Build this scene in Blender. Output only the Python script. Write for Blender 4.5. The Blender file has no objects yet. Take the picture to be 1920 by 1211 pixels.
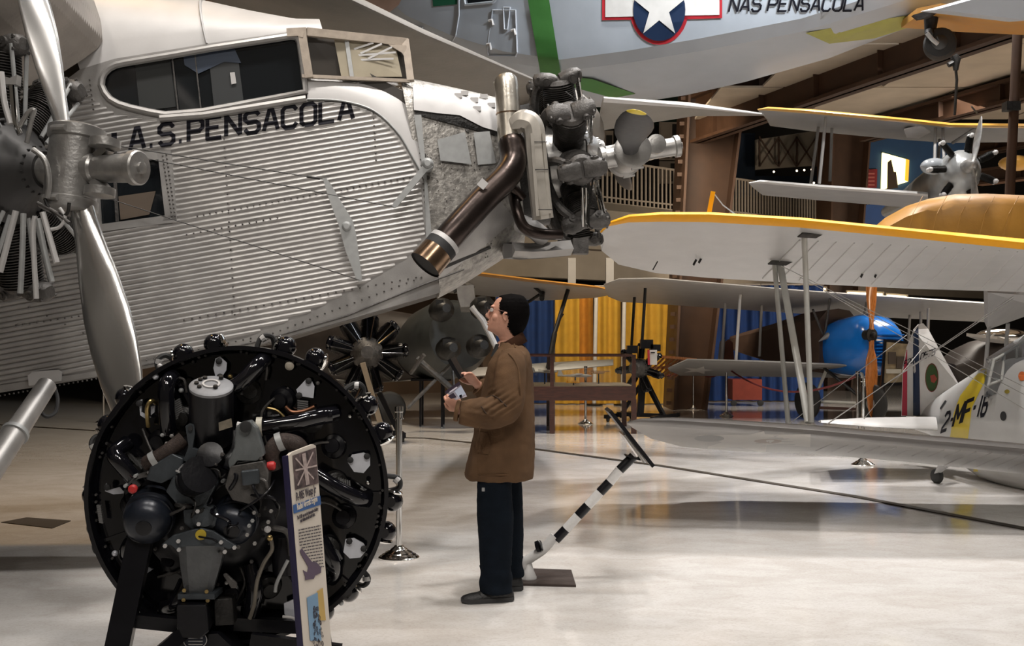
import bpy, bmesh, math, random
from mathutils import Vector, Matrix, geometry, noise
from mathutils.bvhtree import BVHTree
random.seed(7)
V = Vector
PI = math.pi
C = bpy.context.scene.collection
# ------------------------------------------------------------------ camera, world, lights, exposure
F, CX, CY, EYE = 2100.0, 960.0, 640.0, 1.45      # focal length in pixels, principal column, horizon row, eye height
cd = bpy.data.cameras.new('camera'); cam = bpy.data.objects.new('camera', cd); C.objects.link(cam)
cd.sensor_width = 36; cd.lens = 36*F/1920; cd.shift_y = (CY-605.5)/1920
cd.clip_start = 0.05; cd.clip_end = 300
cam.location = (0, 0, EYE); cam.rotation_euler = (PI/2, 0, 0)
bpy.context.scene.camera = cam
vs = bpy.context.scene.view_settings
vs.view_transform = 'Standard'; vs.look = 'None'; vs.gamma = 1; vs.use_curve_mapping = False; vs.exposure = 0.0
w = bpy.data.worlds.new('hall_air'); bpy.context.scene.world = w; w.use_nodes = True
w.node_tree.nodes['Background'].inputs[0].default_value = (1.0, 0.86, 0.70, 1)
w.node_tree.nodes['Background'].inputs[1].default_value = 0.06
def area(name, loc, target, size, power, col=(1, .9, .78), sy=None, spread=180):
    l = bpy.data.lights.new(name, 'AREA'); l.energy = power; l.color = col; l.size = size
    l.shape = 'RECTANGLE' if sy else 'SQUARE'
    if sy: l.size_y = sy
    l.spread = math.radians(spread)
    o = bpy.data.objects.new(name, l); C.objects.link(o); o.location = loc
    o.rotation_euler = (V(target)-V(loc)).to_track_quat('-Z', 'Y').to_euler()
    return o
LIGHTS = [
    ('hall_fill_light', (0.6, 5.0, 9.0), (-.6, 6.9, 2.0), 0.5, 66, (1, .94, .88), None, 80),
    ('hall_fill_light', (-2.0, 4.6, 8.6), (-2.6, 6.6, 2.2), 0.5, 36, (1, .94, .88), None, 70),
    ('hall_fill_light', (5.2, 8.2, 8.6), (2.2, 14.5, 5.2), 0.8, 125, (.88, .94, 1), None, 62),  # added to brighten the near side of the grey aircraft
    ('hall_fill_light', (-4.5, 9.0, 9.8), (-4.0, 10.5, 0), 1.0, 85, (1, .60, .22), None, 90),  # added lamp that warms the floor tone at the left
    ('hall_fill_light', (-2.0, 17.0, 9.8), (-2.0, 18.0, 0), 1.5, 320, (1, .84, .64), None, 110),
    ('hall_fill_light', (2.5, 21.0, 5.6), (2.5, 27.0, 1.5), 2.0, 210, (1, .82, .60), None, 150),
    ('hall_fill_light', (9.0, 20.5, 5.5), (6.5, 22.0, 0.5), 2.0, 420, (1, .92, .82), None, 150),
    ('hall_fill_light', (6.0, 30.0, 3.0), (7.0, 33.0, 6.5), 2.0, 90, (1, .82, .62), None, 150),  # low upward fills from here down, added to brighten the far background
    ('hall_fill_light', (11.5, 15.0, 2.6), (9.5, 19.0, 6.5), 1.5, 100, (1, .80, .58), None, 150),
    ('hall_fill_light', (14.0, 28.0, 2.5), (12.0, 33.0, 7.0), 2.0, 260, (1, .84, .66), None, 150),
]
for i in range(4):
    for j in range(3): LIGHTS.append(('key_light', (1.6+i*1.9, 5.4+j*3.6, 10.4), (2.0+i*1.9, 5.6+j*3.8, 0), .28, (29, 84, 235)[j], (1, .965, .93), None, 100))
LIGHTS += [('key_light', (3.0+i*3.2, 16.2, 10.4), (3.4+i*2.2, 11.5, 0), .4, 210, (1, .965, .93), None, 80) for i in range(3)]
LIGHTS += [('rear_light', (3.0, -3.0, 10.0), (3.0, -2.5, 0), 1.0, 260, (1, .93, .84), None, 120), ('rear_light', (-5.0, 0.0, 10.0), (-5.0, 1.0, 0), 1.0, 110, (1, .90, .78), None, 110)]
for i in range(3):
    for j in range(2): LIGHTS.append(('front_light', (-1.6+i*1.1, 0.2+j*.9, 6.0), (0.3, 7.0, 1.2), .14, 11, (1, .94, .88), None, 120))
for a in LIGHTS: area(*a)
# ------------------------------------------------------------------ where a pixel of the photograph lies in the hall
def P(px, py, d): return V(((px-CX)/F*d, d, EYE+(CY-py)/F*d))
def G(px, py, z=0.0):
    d = F*(EYE-z)/(py-CY); return V(((px-CX)/F*d, d, z))
# ------------------------------------------------------------------ materials
MATS = {}
def M(name, col, rough=.5, metal=0.0, var=.12, scale=6.0, bump=0.0, bscale=60.0, coat=0.0, emit=0.0, spec=.5, stretch=None, alpha=1, trans=0.0, col2=None):
    m = bpy.data.materials.new(name); m.use_nodes = True; nt = m.node_tree; N = nt.nodes; L = nt.links
    b = N['Principled BSDF']; MATS[name] = m
    c4 = (*col, 1); tc = N.new('ShaderNodeTexCoord'); mp = N.new('ShaderNodeMapping'); L.new(tc.outputs['Object'], mp.inputs[0])
    if stretch: mp.inputs['Scale'].default_value = stretch
    if var > 0:
        n = N.new('ShaderNodeTexNoise'); n.inputs['Scale'].default_value = scale; n.inputs['Detail'].default_value = 6
        L.new(mp.outputs[0], n.inputs['Vector'])
        r = N.new('ShaderNodeValToRGB'); r.color_ramp.elements[0].position = .32; r.color_ramp.elements[1].position = .68
        lo = col2 if col2 else tuple(max(0, c*(1-var)) for c in col)
        r.color_ramp.elements[0].color = (*lo, 1); r.color_ramp.elements[1].color = (*[min(1, c*(1+var*.6)) for c in col], 1)
        L.new(n.outputs['Fac'], r.inputs[0]); L.new(r.outputs[0], b.inputs['Base Color'])
        mr = N.new('ShaderNodeMapRange'); mr.inputs['To Min'].default_value = max(.02, rough*.85); mr.inputs['To Max'].default_value = min(1, rough*1.15)
        L.new(n.outputs['Fac'], mr.inputs[0]); L.new(mr.outputs[0], b.inputs['Roughness'])
    else:
        b.inputs['Base Color'].default_value = c4; b.inputs['Roughness'].default_value = rough
    b.inputs['Metallic'].default_value = metal; b.inputs['Specular IOR Level'].default_value = spec
    b.inputs['Coat Weight'].default_value = coat; b.inputs['Coat Roughness'].default_value = .08
    if trans: b.inputs['Transmission Weight'].default_value = trans
    b.inputs['Alpha'].default_value = alpha
    if emit: b.inputs['Emission Color'].default_value = c4; b.inputs['Emission Strength'].default_value = emit
    if bump:
        n2 = N.new('ShaderNodeTexNoise'); n2.inputs['Scale'].default_value = bscale; n2.inputs['Detail'].default_value = 4
        L.new(mp.outputs[0], n2.inputs['Vector']); bm_ = N.new('ShaderNodeBump'); bm_.inputs['Strength'].default_value = bump; bm_.inputs['Distance'].default_value = .01
        L.new(n2.outputs['Fac'], bm_.inputs['Height']); L.new(bm_.outputs[0], b.inputs['Normal'])
    return m
alu   = M('weathered_aluminium', (.375, .365, .355), .40, .55, .14, 7, .06, 120)
alu_b = M('bright_aluminium', (.50, .492, .488), .5, .2, .06, 5, .02, 60)
alu_l = M('lever_grey', (.36, .37, .37), .5, .3, .1, 20)
beige_m = M('beige_frame_paint', (.40, .34, .28), .5, .15, .15, 20, .1)
letter_k = M('black_lettering', (.008, .008, .013), .6, 0, 0, spec=.15)
chrome = M('chrome', (.80, .79, .77), .08, 1.0, .05, 30)
blade_m = M('polished_blade', (.70, .69, .67), .22, .9, .25, 5, .06, 8, stretch=(1, 1, .25))
hub_m = M('hub_metal', (.36, .352, .34), .33, .7, .22, 14, .15, 60)
dkblade = M('dark_blade_paint', (.035, .035, .037), .5, .2, .1, 30)
yel = M('yellow_paint', (.82, .37, .006), .5, 0, .05, 3, spec=.2)
yel_b = M('bright_yellow_band', (.72, .55, .03), .35, 0, .05, 5, coat=.3)
red_p = M('red_paint', (.42, .02, .03), .45, 0, .1, 6)
navy = M('navy_paint', (.008, .022, .06), .45, 0, .1, 6)
white_p = M('white_paint', (.60, .59, .57), .45, 0, .06, 8)
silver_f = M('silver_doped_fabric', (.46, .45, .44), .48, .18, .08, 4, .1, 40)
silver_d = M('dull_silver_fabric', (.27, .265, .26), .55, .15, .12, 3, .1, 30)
exh = M('burnt_exhaust_steel', (.05, .038, .034), .3, .85, .35, 7, .1, 30)
exh_tip = M('bronzed_exhaust_tip', (.30, .20, .13), .22, .95, .3, 12)
stack_m = M('pale_collector_metal', (.40, .37, .32), .3, .8, .22, 9, .1, 50)
eng_gry = M('engine_grey', (.085, .08, .076), .5, .35, .35, 18, .4, 70)
eng_dk = M('oily_black_metal', (.016, .015, .014), .45, .3, .5, 25, .4, 60)
blk_gl = M('glossy_black_enamel', (.005, .005, .007), .09, 0, .2, 9, coat=.5, spec=.4)
blk = M('black_paint', (.006, .006, .008), .3, 0, .2, 9, .1, 40, spec=.3)
blk_soft = M('matt_black', (.016, .016, .017), .7, 0, .2, 20)
case_gb = M('blue_grey_casting', (.06, .07, .08), .42, .45, .25, 14, .3, 60)
cover_m = M('silver_cover_plate', (.62, .64, .70), .32, .35, .08, 30)
brass = M('brass_fitting', (.38, .28, .12), .3, .9, .2, 40)
rubber = M('tyre_rubber', (.02, .02, .02), .8, 0, .2, 30, .2)
glass_d = M('dark_cockpit_glass', (.010, .012, .014), .06, 0, 0, spec=.8)
wood = M('dark_red_wood', (.045, .013, .007), .35, 0, .4, 8, stretch=(1, 6, 6), coat=.3)
propwood = M('varnished_propeller_wood', (.42, .14, .03), .28, 0, .3, 9, stretch=(8, 8, 1), coat=.6)
grey_pl = M('light_grey_aircraft_paint', (.36, .39, .43), .42, 0, .06, 3)
olive_y = M('olive_yellow_patch', (.30, .30, .06), .5, 0, .1, 6)
green_b = M('green_band_paint', (.045, .16, .035), .5, 0, .08, 8)
brown_st = M('brown_steel', (.055, .026, .013), .55, .1, .2, 3, .1)
ceil_m = M('ceiling_panel_cream', (.42, .35, .27), .8, 0, .1, 2)
cream = M('cream_wall', (.30, .26, .21), .8, 0, .1, 2)
darkw = M('dark_hall_wall', (.022, .020, .018), .9, 0, .2, .6)
skin_m = M('skin', (.52, .27, .19), .5, 0, .08, 40, .1, 200)
jacket_m = M('brown_canvas_jacket', (.105, .060, .032), .9, 0, .25, 7, .35, 320, spec=.15)
collar_m = M('dark_corduroy_collar', (.034, .015, .008), .9, 0, .2, 30, .3, 300, spec=.08)
trouser_m = M('dark_navy_trousers', (.006, .009, .014), .9, 0, .2, 14, .4, 200, spec=.08)
hair_m = M('dark_hair', (.0025, .002, .002), .75, 0, .3, 60, .3, 60, spec=.05)
shoe_m = M('black_shoe_leather', (.014, .014, .015), .5, 0, .2, 40, .4, 90)
sole_m = M('grey_shoe_sole', (.035, .035, .036), .7, 0, .2, 60)
blue_cl = M('blue_cowl_paint', (.008, .14, .52), .22, 0, .06, 6, coat=.6)
fab_y = M('yellow_curtain_cloth', (.52, .30, .03), .9, 0, .1, 6, .3, 80)
fab_b = M('blue_curtain_cloth', (.008, .035, .14), .9, 0, .15, 6, .3, 80)
orange_f = M('orange_wing_fabric', (.36, .17, .025), .5, 0, .15, 4, .2, 20)
# ------------------------------------------------------------------ mesh builder
class MB:
    def __init__(s): s.v = []; s.f = []; s.mi = []
    def add(s, vs_, fs, m=0):
        n = len(s.v); s.v += [V(p) for p in vs_]; s.f += [tuple(i+n for i in f) for f in fs]; s.mi += [m]*len(fs); return s
    def xf(s, mtx): s.v = [mtx @ p for p in s.v]; return s
    def join(s, o): return s.add(o.v, o.f)
    def box(s, c, size, rot=None, m=0):
        hx, hy, hz = [a/2 for a in size]; R = rot if rot is not None else Matrix.Identity(3)
        q = [V(c)+R @ V((x*hx, y*hy, z*hz)) for x in (-1, 1) for y in (-1, 1) for z in (-1, 1)]
        return s.add(q, [(0, 1, 3, 2), (4, 6, 7, 5), (0, 4, 5, 1), (2, 3, 7, 6), (0, 2, 6, 4), (1, 5, 7, 3)], m)
    def bar(s, a, b, w, t, up=None, m=0):
        a, b = V(a), V(b); d = (b-a).normalized(); u = V(up) if up else (V((0, 0, 1)) if abs(d.z) < .9 else V((0, 1, 0)))
        x = d.cross(u).normalized(); u = x.cross(d)
        q = [p+x*i*w/2+u*j*t/2 for p in (a, b) for i, j in ((-1, -1), (1, -1), (1, 1), (-1, 1))]
        return s.add(q, [(3, 2, 1, 0), (4, 5, 6, 7), (0, 1, 5, 4), (1, 2, 6, 5), (2, 3, 7, 6), (3, 0, 4, 7)], m)
    def tube(s, pts, r, n=10, cap=True, m=0, flat=1.0, up=None):
        pts = [V(p) for p in pts]; rs = r if isinstance(r, (list, tuple)) else [r]*len(pts)
        t0 = (pts[1]-pts[0]).normalized(); u = V(up) if up else (V((0, 0, 1)) if abs(t0.z) < .9 else V((1, 0, 0)))
        x = t0.cross(u).normalized(); vv = []; fs = []
        for i, p in enumerate(pts):
            t = ((pts[min(i+1, len(pts)-1)]-p).normalized()+(p-pts[max(i-1, 0)]).normalized()).normalized()
            x = (x-t*x.dot(t)).normalized(); y = t.cross(x)
            for k in range(n):
                a = 2*PI*k/n; vv.append(p+x*math.cos(a)*rs[i]+y*math.sin(a)*rs[i]*flat)
        for i in range(len(pts)-1):
            for k in range(n): fs.append((i*n+k, i*n+(k+1) % n, (i+1)*n+(k+1) % n, (i+1)*n+k))
        if cap: fs += [tuple(range(n-1, -1, -1)), tuple(range((len(pts)-1)*n, len(pts)*n))]
        return s.add(vv, fs, m)
    def lathe(s, a, axis, prof, n=24, m=0, cap=True, sx=1.0, up=None):
        a = V(a); ax = V(axis).normalized(); u = V(up) if up else (V((0, 0, 1)) if abs(ax.z) < .9 else V((0, 1, 0)))
        x = ax.cross(u).normalized(); y = x.cross(ax); vv = []; fs = []
        for h, r in prof:
            for k in range(n):
                t = 2*PI*k/n; vv.append(a+ax*h+x*math.cos(t)*r*sx+y*math.sin(t)*r)
        for i in range(len(prof)-1):
            for k in range(n): fs.append((i*n+k, i*n+(k+1) % n, (i+1)*n+(k+1) % n, (i+1)*n+k))
        if cap: fs += [tuple(range(n-1, -1, -1)), tuple(range((len(prof)-1)*n, len(prof)*n))]
        return s.add(vv, fs, m)
    def cyl(s, a, b, r, n=16, m=0, r2=None):
        a, b = V(a), V(b); return s.lathe(a, b-a, [(0, r), ((b-a).length, r if r2 is None else r2)], n, m)
    def ball(s, c, r, n=14, k=9, m=0, sc=(1, 1, 1), R=None):
        c = V(c); vv = [ ]; fs = []
        for i in range(k+1):
            ph = PI*i/k
            for j in range(n):
                t = 2*PI*j/n; q = V((math.sin(ph)*math.cos(t)*r*sc[0], math.sin(ph)*math.sin(t)*r*sc[1], math.cos(ph)*r*sc[2]))
                vv.append(c+(R @ q if R is not None else q))
        for i in range(k):
            for j in range(n): fs.append((i*n+j, (i+1)*n+j, (i+1)*n+(j+1) % n, i*n+(j+1) % n))
        return s.add(vv, fs, m)
    def loft(s, secs, m=0, cap=True, closed=True):
        n = len(secs[0]); vv = [p for q in secs for p in q]; fs = []
        for i in range(len(secs)-1):
            for k in range(n if closed else n-1):
                fs.append((i*n+k, i*n+(k+1) % n, (i+1)*n+(k+1) % n, (i+1)*n+k))
        if cap and closed: fs += [tuple(range(n-1, -1, -1)), tuple(range((len(secs)-1)*n, len(secs)*n))]
        return s.add(vv, fs, m)
    def slab(s, loop, off, holes=(), m=0):
        """solid plate: a polygon (3-D points, nearly flat) with holes, thickened by the vector off"""
        loops = [list(map(V, loop))]+[list(map(V, h)) for h in holes]
        tri = geometry.tessellate_polygon(loops); al = [p for l in loops for p in l]; n = len(al); off = V(off)
        fs = [tuple(t) for t in tri]+[tuple(i+n for i in reversed(t)) for t in tri]; b = 0
        for l in loops:
            for i in range(len(l)):
                j = (i+1) % len(l); fs.append((b+i, b+j, b+j+n, b+i+n))
            b += len(l)
        return s.add(al+[p+off for p in al], fs, m)
    def mesh(s, name, mats, smooth=None, origin=None):
        if origin is None:
            lo = [min(p[i] for p in s.v) for i in range(3)]; hi = [max(p[i] for p in s.v) for i in range(3)]
            origin = V([(a+b)/2 for a, b in zip(lo, hi)])
        me = bpy.data.meshes.new(name); me.from_pydata([p-origin for p in s.v], [], s.f)
        for mm in (mats if isinstance(mats, (list, tuple)) else [mats]): me.materials.append(mm)
        for p, i in zip(me.polygons, s.mi): p.material_index = i
        b = bmesh.new(); b.from_mesh(me); bmesh.ops.recalc_face_normals(b, faces=b.faces)
        if smooth is not None:
            for f in b.faces: f.smooth = True
            for e in b.edges:
                if len(e.link_faces) == 2 and e.calc_face_angle(0) > math.radians(smooth): e.smooth = False
        b.to_mesh(me); b.free()
        return me, origin
WL = {}
def tag(o, label=None, cat=None, group=None, kind=None):
    for k, v_ in (('label', label), ('category', cat), ('group', group), ('kind', kind)):
        if v_: o[k] = v_
    return o
def put(name, mb, mats, parent=None, smooth=35, label=None, kind=None):
    me, org = mb.mesh(name, mats, smooth); o = bpy.data.objects.new(name, me); C.objects.link(o)
    if parent: o.parent = parent; o.location = org-WL[parent.name]
    else: o.location = org
    WL[o.name] = org; tag(o, label, kind=kind); return o
def thing(name, label, cat, loc, group=None):
    o = bpy.data.objects.new(name, None); C.objects.link(o); o.location = V(loc); o.empty_display_size = .1
    WL[o.name] = V(loc); return tag(o, label, cat, group)
def put_m(name, me, parent, mtx):
    """link mesh data built about the origin at world matrix mtx under parent"""
    o = bpy.data.objects.new(name, me); C.objects.link(o); o.parent = parent
    o.matrix_local = Matrix.Translation(-WL[parent.name]) @ mtx; WL[o.name] = mtx.translation.copy(); return o
def struct(name, mb, mats, smooth=35, label=None):
    return tag(put(name, mb, mats, None, smooth), label, kind='structure')
def copy_tree(o, parent=None):
    c = o.copy(); C.objects.link(c); c.parent = parent
    for ch in list(o.children): copy_tree(ch, c)
    return c
def spline(pts, k=6):
    pts = [V(p) for p in pts]; out = []
    for i in range(len(pts)-1):
        p0 = pts[max(i-1, 0)]; p1 = pts[i]; p2 = pts[i+1]; p3 = pts[min(i+2, len(pts)-1)]
        for j in range(k):
            t = j/k; out.append(.5*((2*p1)+(p2-p0)*t+(2*p0-5*p1+4*p2-p3)*t*t+(3*p1-p0-3*p2+p3)*t**3))
    return out+[pts[-1]]
def PP(l, d): return [P(x, y, d) for x, y in l]
def bvh_of(objs):
    vv = []; ff = []
    for o in objs:
        b = len(vv); vv += [p.co+WL[o.name] for p in o.data.vertices]; ff += [tuple(i+b for i in p.vertices) for p in o.data.polygons]
    return BVHTree.FromPolygons(vv, ff)
def decal(name, polys, bvh, mats, parent, off=.002, cut=6, ang=0.0, dfall=8, cut2=None):
    """thin paint laid on a surface already built: flat outlines are diced, then laid on that surface"""
    bm = bmesh.new()
    for poly, mi in polys:
        vs_ = [bm.verts.new((x, y, 0)) for x, y in poly]
        try: f = bm.faces.new(vs_); f.material_index = mi
        except ValueError: pass
    xs = [v_.co.x for v_ in bm.verts]; ys = [v_.co.y for v_ in bm.verts]
    bmesh.ops.triangulate(bm, faces=bm.faces[:])
    for nrm, st in ((V((-math.sin(ang), math.cos(ang), 0)), cut), (V((math.cos(ang), math.sin(ang), 0)), cut2 or cut*3)):
        ks = [nrm.dot(V((x, y, 0))) for x in (min(xs), max(xs)) for y in (min(ys), max(ys))]; t = min(ks)+st*.5
        while t < max(ks):
            bmesh.ops.bisect_plane(bm, geom=bm.verts[:]+bm.edges[:]+bm.faces[:], plane_co=nrm*t, plane_no=nrm); t += st
    o_ = V((0, 0, EYE)); last = dfall
    gone = []
    for v_ in bm.verts:
        dr = P(v_.co.x, v_.co.y, 1)-o_; hit = bvh.ray_cast(o_+dr*.4, dr.normalized())
        if hit[0] is None: gone.append(v_)
        else: last = hit[0].y; v_.co = hit[0]-dr.normalized()*off
    bmesh.ops.delete(bm, geom=gone, context='VERTS')
    long_ = [f for f in bm.faces if max(e.calc_length() for e in f.edges) > 1.3]
    bmesh.ops.delete(bm, geom=long_, context='FACES')
    mb = MB(); bm.verts.index_update()
    mb.v = [v_.co.copy() for v_ in bm.verts]; mb.f = [tuple(v_.index for v_ in f.verts) for f in bm.faces]; mb.mi = [f.material_index for f in bm.faces]
    bm.free(); return put(name, mb, mats, parent, 60)
# block letters: strokes on a 4 x 6 grid with chamfered corners
GL = {'N': [[(0, 0), (0, 6)], [(0, 6), (4, 0)], [(4, 0), (4, 6)]], 'A': [[(0, 0), (1.6, 6), (2.4, 6), (4, 0)], [(.7, 2), (3.3, 2)]],
 'S': [[(0, 1.2), (.9, 0), (3.1, 0), (4, .9), (4, 2.3), (3.1, 3.1), (.9, 3.1), (0, 3.9), (0, 5.1), (.9, 6), (3.1, 6), (4, 4.9)]],
 'P': [[(0, 0), (0, 6), (3.1, 6), (4, 5.1), (4, 3.6), (3.1, 2.8), (0, 2.8)]], 'E': [[(4, 0), (0, 0), (0, 6), (4, 6)], [(0, 3.1), (3.2, 3.1)]],
 'C': [[(4, 1.2), (3.1, 0), (.9, 0), (0, .9), (0, 5.1), (.9, 6), (3.1, 6), (4, 4.9)]], 'O': [[(.9, 0), (0, .9), (0, 5.1), (.9, 6), (3.1, 6), (4, 5.1), (4, .9), (3.1, 0), (.9, 0)]],
 'L': [[(0, 6), (0, 0), (4, 0)]], '.': [[(.2, .4), (1.0, .4)]], '2': [[(0, 4.9), (.9, 6), (3.1, 6), (4, 5.1), (4, 3.9), (0, 1.2), (0, 0), (4, 0)]],
 'M': [[(0, 0), (0, 6), (2, 2), (4, 6), (4, 0)]], 'F': [[(0, 0), (0, 6), (4, 6)], [(0, 3.1), (3.2, 3.1)]], '1': [[(2, 0), (2, 6)]],
 '6': [[(4, 4.9), (3.1, 6), (.9, 6), (0, 5.1), (0, .9), (.9, 0), (3.1, 0), (4, .9), (4, 2.3), (3.1, 3.1), (0, 3.1)]], '-': [[(.6, 3), (2.6, 3)]],
 '0': [[(.9, 0), (0, .9), (0, 5.1), (.9, 6), (3.1, 6), (4, 5.1), (4, .9), (3.1, 0), (.9, 0)]], '5': [[(4, 6), (0, 6), (0, 3.3), (3.1, 3.3), (4, 2.5), (4, .9), (3.1, 0), (0, 0)]],
 '7': [[(0, 6), (4, 6), (1, 0)]]}
GW = {'.': 1.6, '-': 3.2, ' ': 2.4, '1': 3.4}
def letters(s_, x0, y0, x1, y1, h, wt=1.0, shear=0.0, gap=1.5, h1=None):
    """polygons (pixel plane) for text from baseline start to end; h height at start, h1 at end"""
    tot = sum(GW.get(c, 4)+gap for c in s_)-gap; out = []; pos = 0; h1 = h1 or h
    def mp(x, y):
        t = x/tot; hh = h+(h1-h)*t; return (x0+(x1-x0)*t+shear*(y/6)*hh, y0+(y1-y0)*t-(y/6)*hh)
    for c in s_:
        for st in GL.get(c, []):
            for i in range(len(st)-1):
                a, b = V((st[i][0], st[i][1])), V((st[i+1][0], st[i+1][1])); d = (b-a).normalized(); n = V((-d.y, d.x))*wt/2
                a = a-d*wt*.28*(i > 0); b = b+d*wt*.28*(i < len(st)-2)
                out.append(([mp(pos+q.x, .4+q.y*(5.2/6)) for q in (a-n, b-n, b+n, a+n)], 0))
        pos += GW.get(c, 4)+gap
    return out
def star(cx, cy, r, rot=0, q=.382, sx=1, sy=1):
    return [(cx+sx*(r if i % 2 == 0 else r*q)*math.sin(rot+PI*i/5), cy-sy*(r if i % 2 == 0 else r*q)*math.cos(rot+PI*i/5)) for i in range(10)]
def disc(cx, cy, rx, ry=None, n=32, a0=0, a1=2*PI):
    ry = ry or rx; return [(cx+rx*math.cos(a0+(a1-a0)*i/n), cy+ry*math.sin(a0+(a1-a0)*i/n)) for i in range(n if a1-a0 > 6.2 else n+1)]
def airfoil(le, te, th, n=11, camber=.0, up=V((0, 0, 1))):
    """closed loop of points from leading to trailing edge over the top and back under"""
    le, te = V(le), V(te); c = te-le; s = c.length; top = []; bot = []
    for i in range(n):
        x = (1-math.cos(PI*i/(n-1)))/2; t = 5*th*(.2969*math.sqrt(x)-.126*x-.3516*x*x+.2843*x**3-.1036*x**4)
        cm = camber*4*x*(1-x); top.append(le+c*x+up*(cm+t)); bot.append(le+c*x+up*(cm-t*.55))
    return top+bot[-2:0:-1]
# ================================================================== the hall
fm = M('polished_floor', (.66, .63, .59), .11, 0, 0, coat=.25, spec=.5); nt = fm.node_tree; N = nt.nodes; L = nt.links; B = N['Principled BSDF']
tc = N.new('ShaderNodeTexCoord'); mp = N.new('ShaderNodeMapping'); mp.inputs['Scale'].default_value = (1, 1.6, 1); L.new(tc.outputs['Object'], mp.inputs[0])
n1 = N.new('ShaderNodeTexNoise'); n1.inputs['Scale'].default_value = 2.2; n1.inputs['Detail'].default_value = 9; n1.inputs['Distortion'].default_value = 1.2
n2 = N.new('ShaderNodeTexNoise'); n2.inputs['Scale'].default_value = 24; n2.inputs['Detail'].default_value = 6; n2.inputs['Distortion'].default_value = 2.5
L.new(mp.outputs[0], n1.inputs['Vector']); L.new(mp.outputs[0], n2.inputs['Vector'])
r1 = N.new('ShaderNodeValToRGB'); r1.color_ramp.elements[0].position = .35; r1.color_ramp.elements[1].position = .62
r1.color_ramp.elements[0].color = (.60, .57, .54, 1); r1.color_ramp.elements[1].color = (.68, .66, .64, 1); L.new(n1.outputs['Fac'], r1.inputs[0])
r2 = N.new('ShaderNodeValToRGB'); r2.color_ramp.elements[0].position = .38; r2.color_ramp.elements[1].position = .52
r2.color_ramp.elements[0].color = (.90, .885, .87, 1); r2.color_ramp.elements[1].color = (1, 1, 1, 1); L.new(n2.outputs['Fac'], r2.inputs[0])
mx = N.new('ShaderNodeMix'); mx.data_type = 'RGBA'; mx.blend_type = 'MULTIPLY'; mx.inputs[0].default_value = 1
L.new(r1.outputs[0], mx.inputs[6]); L.new(r2.outputs[0], mx.inputs[7]); L.new(mx.outputs[2], B.inputs['Base Color'])
bp = N.new('ShaderNodeBump'); bp.inputs['Strength'].default_value = .025; L.new(n2.outputs['Fac'], bp.inputs['Height']); L.new(bp.outputs[0], B.inputs['Normal'])
struct('floor', MB().box((2, 21, -.05), (60, 56, .1)), fm, None)
struct('wall_back', MB().box((2, 46.1, 5.5), (60, .2, 11)), darkw, None)
struct('wall_left', MB().box((-24.1, 21, 5.5), (.2, 50, 11)), darkw, None)
struct('wall_right', MB().box((28.1, 21, 5.5), (.2, 50, 11)), darkw, None)
struct('ceiling', MB().box((2, 21, 11.1), (60, 56, .2)), darkw, None)
# joint strip across the floor
gz = .004
jl = [(-60, 793), (182, 808), (800, 822), (1000, 842), (1240, 874), (1600, 931), (1980, 1003)]
m1 = MB()
pts = [G(x, y) for x, y in jl]
for a, b in zip(pts, pts[1:]): m1.bar(a+V((0, 0, gz)), b+V((0, 0, gz)), .09, .01)
struct('trim_1', m1, M('floor_joint_strip', (.05, .04, .03), .5, .3, .2, 20), None)
# low lit soffit panels between the brown girders
cz = 6.12
t = MB(); nx = 9
for i in range(9):
    for j in range(5):
        x0 = 3.9+i*2.2+j*.75; y0 = 22.0-j*3.0
        t.box((x0+1.0, y0, cz), (2.14, 2.92, .04))
struct('ceiling', t, ceil_m, None)
bs = brown_st
def girder(ax, ay, bx, by, z0, h, fl=.34):
    r = thing('roof_girder', None, None, (ax, ay, z0)); tag(r, kind='structure')
    a = V((ax, ay, z0)); b = V((bx, by, z0)); u = V((0, 0, 1))
    put('web', MB().bar(a+u*h/2, b+u*h/2, .06, h), bs, r); put('bottom_flange', MB().bar(a+u*.03, b+u*.03, fl, .06), bs, r)
    put('top_flange', MB().bar(a+u*(h-.03), b+u*(h-.03), fl, .06), bs, r)
    n = 8
    for i in range(n):
        p = a.lerp(b, (i+.5)/n); d = (b-a).normalized(); put('stiffener', MB().bar(p+u*.06, p+u*(h-.06), .02, fl*.8, up=d.cross(u)), bs, r)
girder(3.9, 23.6, 8.6, 10.6, 5.62, 1.0)
girder(7.4, 23.4, 11.6, 11.8, 5.62, .42)
girder(10.4, 25.4, 15.6, 13.4, 5.62, .42)
girder(12.5, 30, 24, 13.4, 5.62, .42)
# tapered steel legs
def leg(pl, d, name='column', th=.9, rail=True):
    r = thing(name, None, None, (P(*pl[0], d).x, d, 0)); tag(r, kind='structure')
    lo = P(*pl[0], d); lo2 = P(*pl[1], d); s0 = lo.z
    a = [V((lo.x-(P(*pl[3], d).x-lo.x)*s0/(P(*pl[3], d).z-s0), d, 0)), V((lo2.x-(P(*pl[2], d).x-lo2.x)*s0/(P(*pl[2], d).z-s0), d, 0)), P(*pl[2], d), P(*pl[3], d)]
    put('web', MB().slab(a, (0, th, 0)), bs, r, None)
    for p, q in ((a[0], a[3]), (a[1], a[2])): put('flange', MB().bar(p+V((0, .3, 0)), q+V((0, .3, 0)), .05, th+.7, up=(0, 1, 0)), bs, r, None)
    if rail:
        for i in range(26):
            p = a[0].lerp(a[3], (i+.5)/26); put('rivet_plate', MB().box(p+V((-.07, -.06, 0)), (.1, .05, .08)), bs, r, None)
leg([(1262, 690), (1326, 690), (1392, 150), (1288, 150)], 24)
leg([(1545, 690), (1590, 690), (1630, 150), (1556, 150)], 33, rail=False)
leg([(905, 690), (955, 690), (975, 150), (900, 150)], 33, rail=False)
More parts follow.
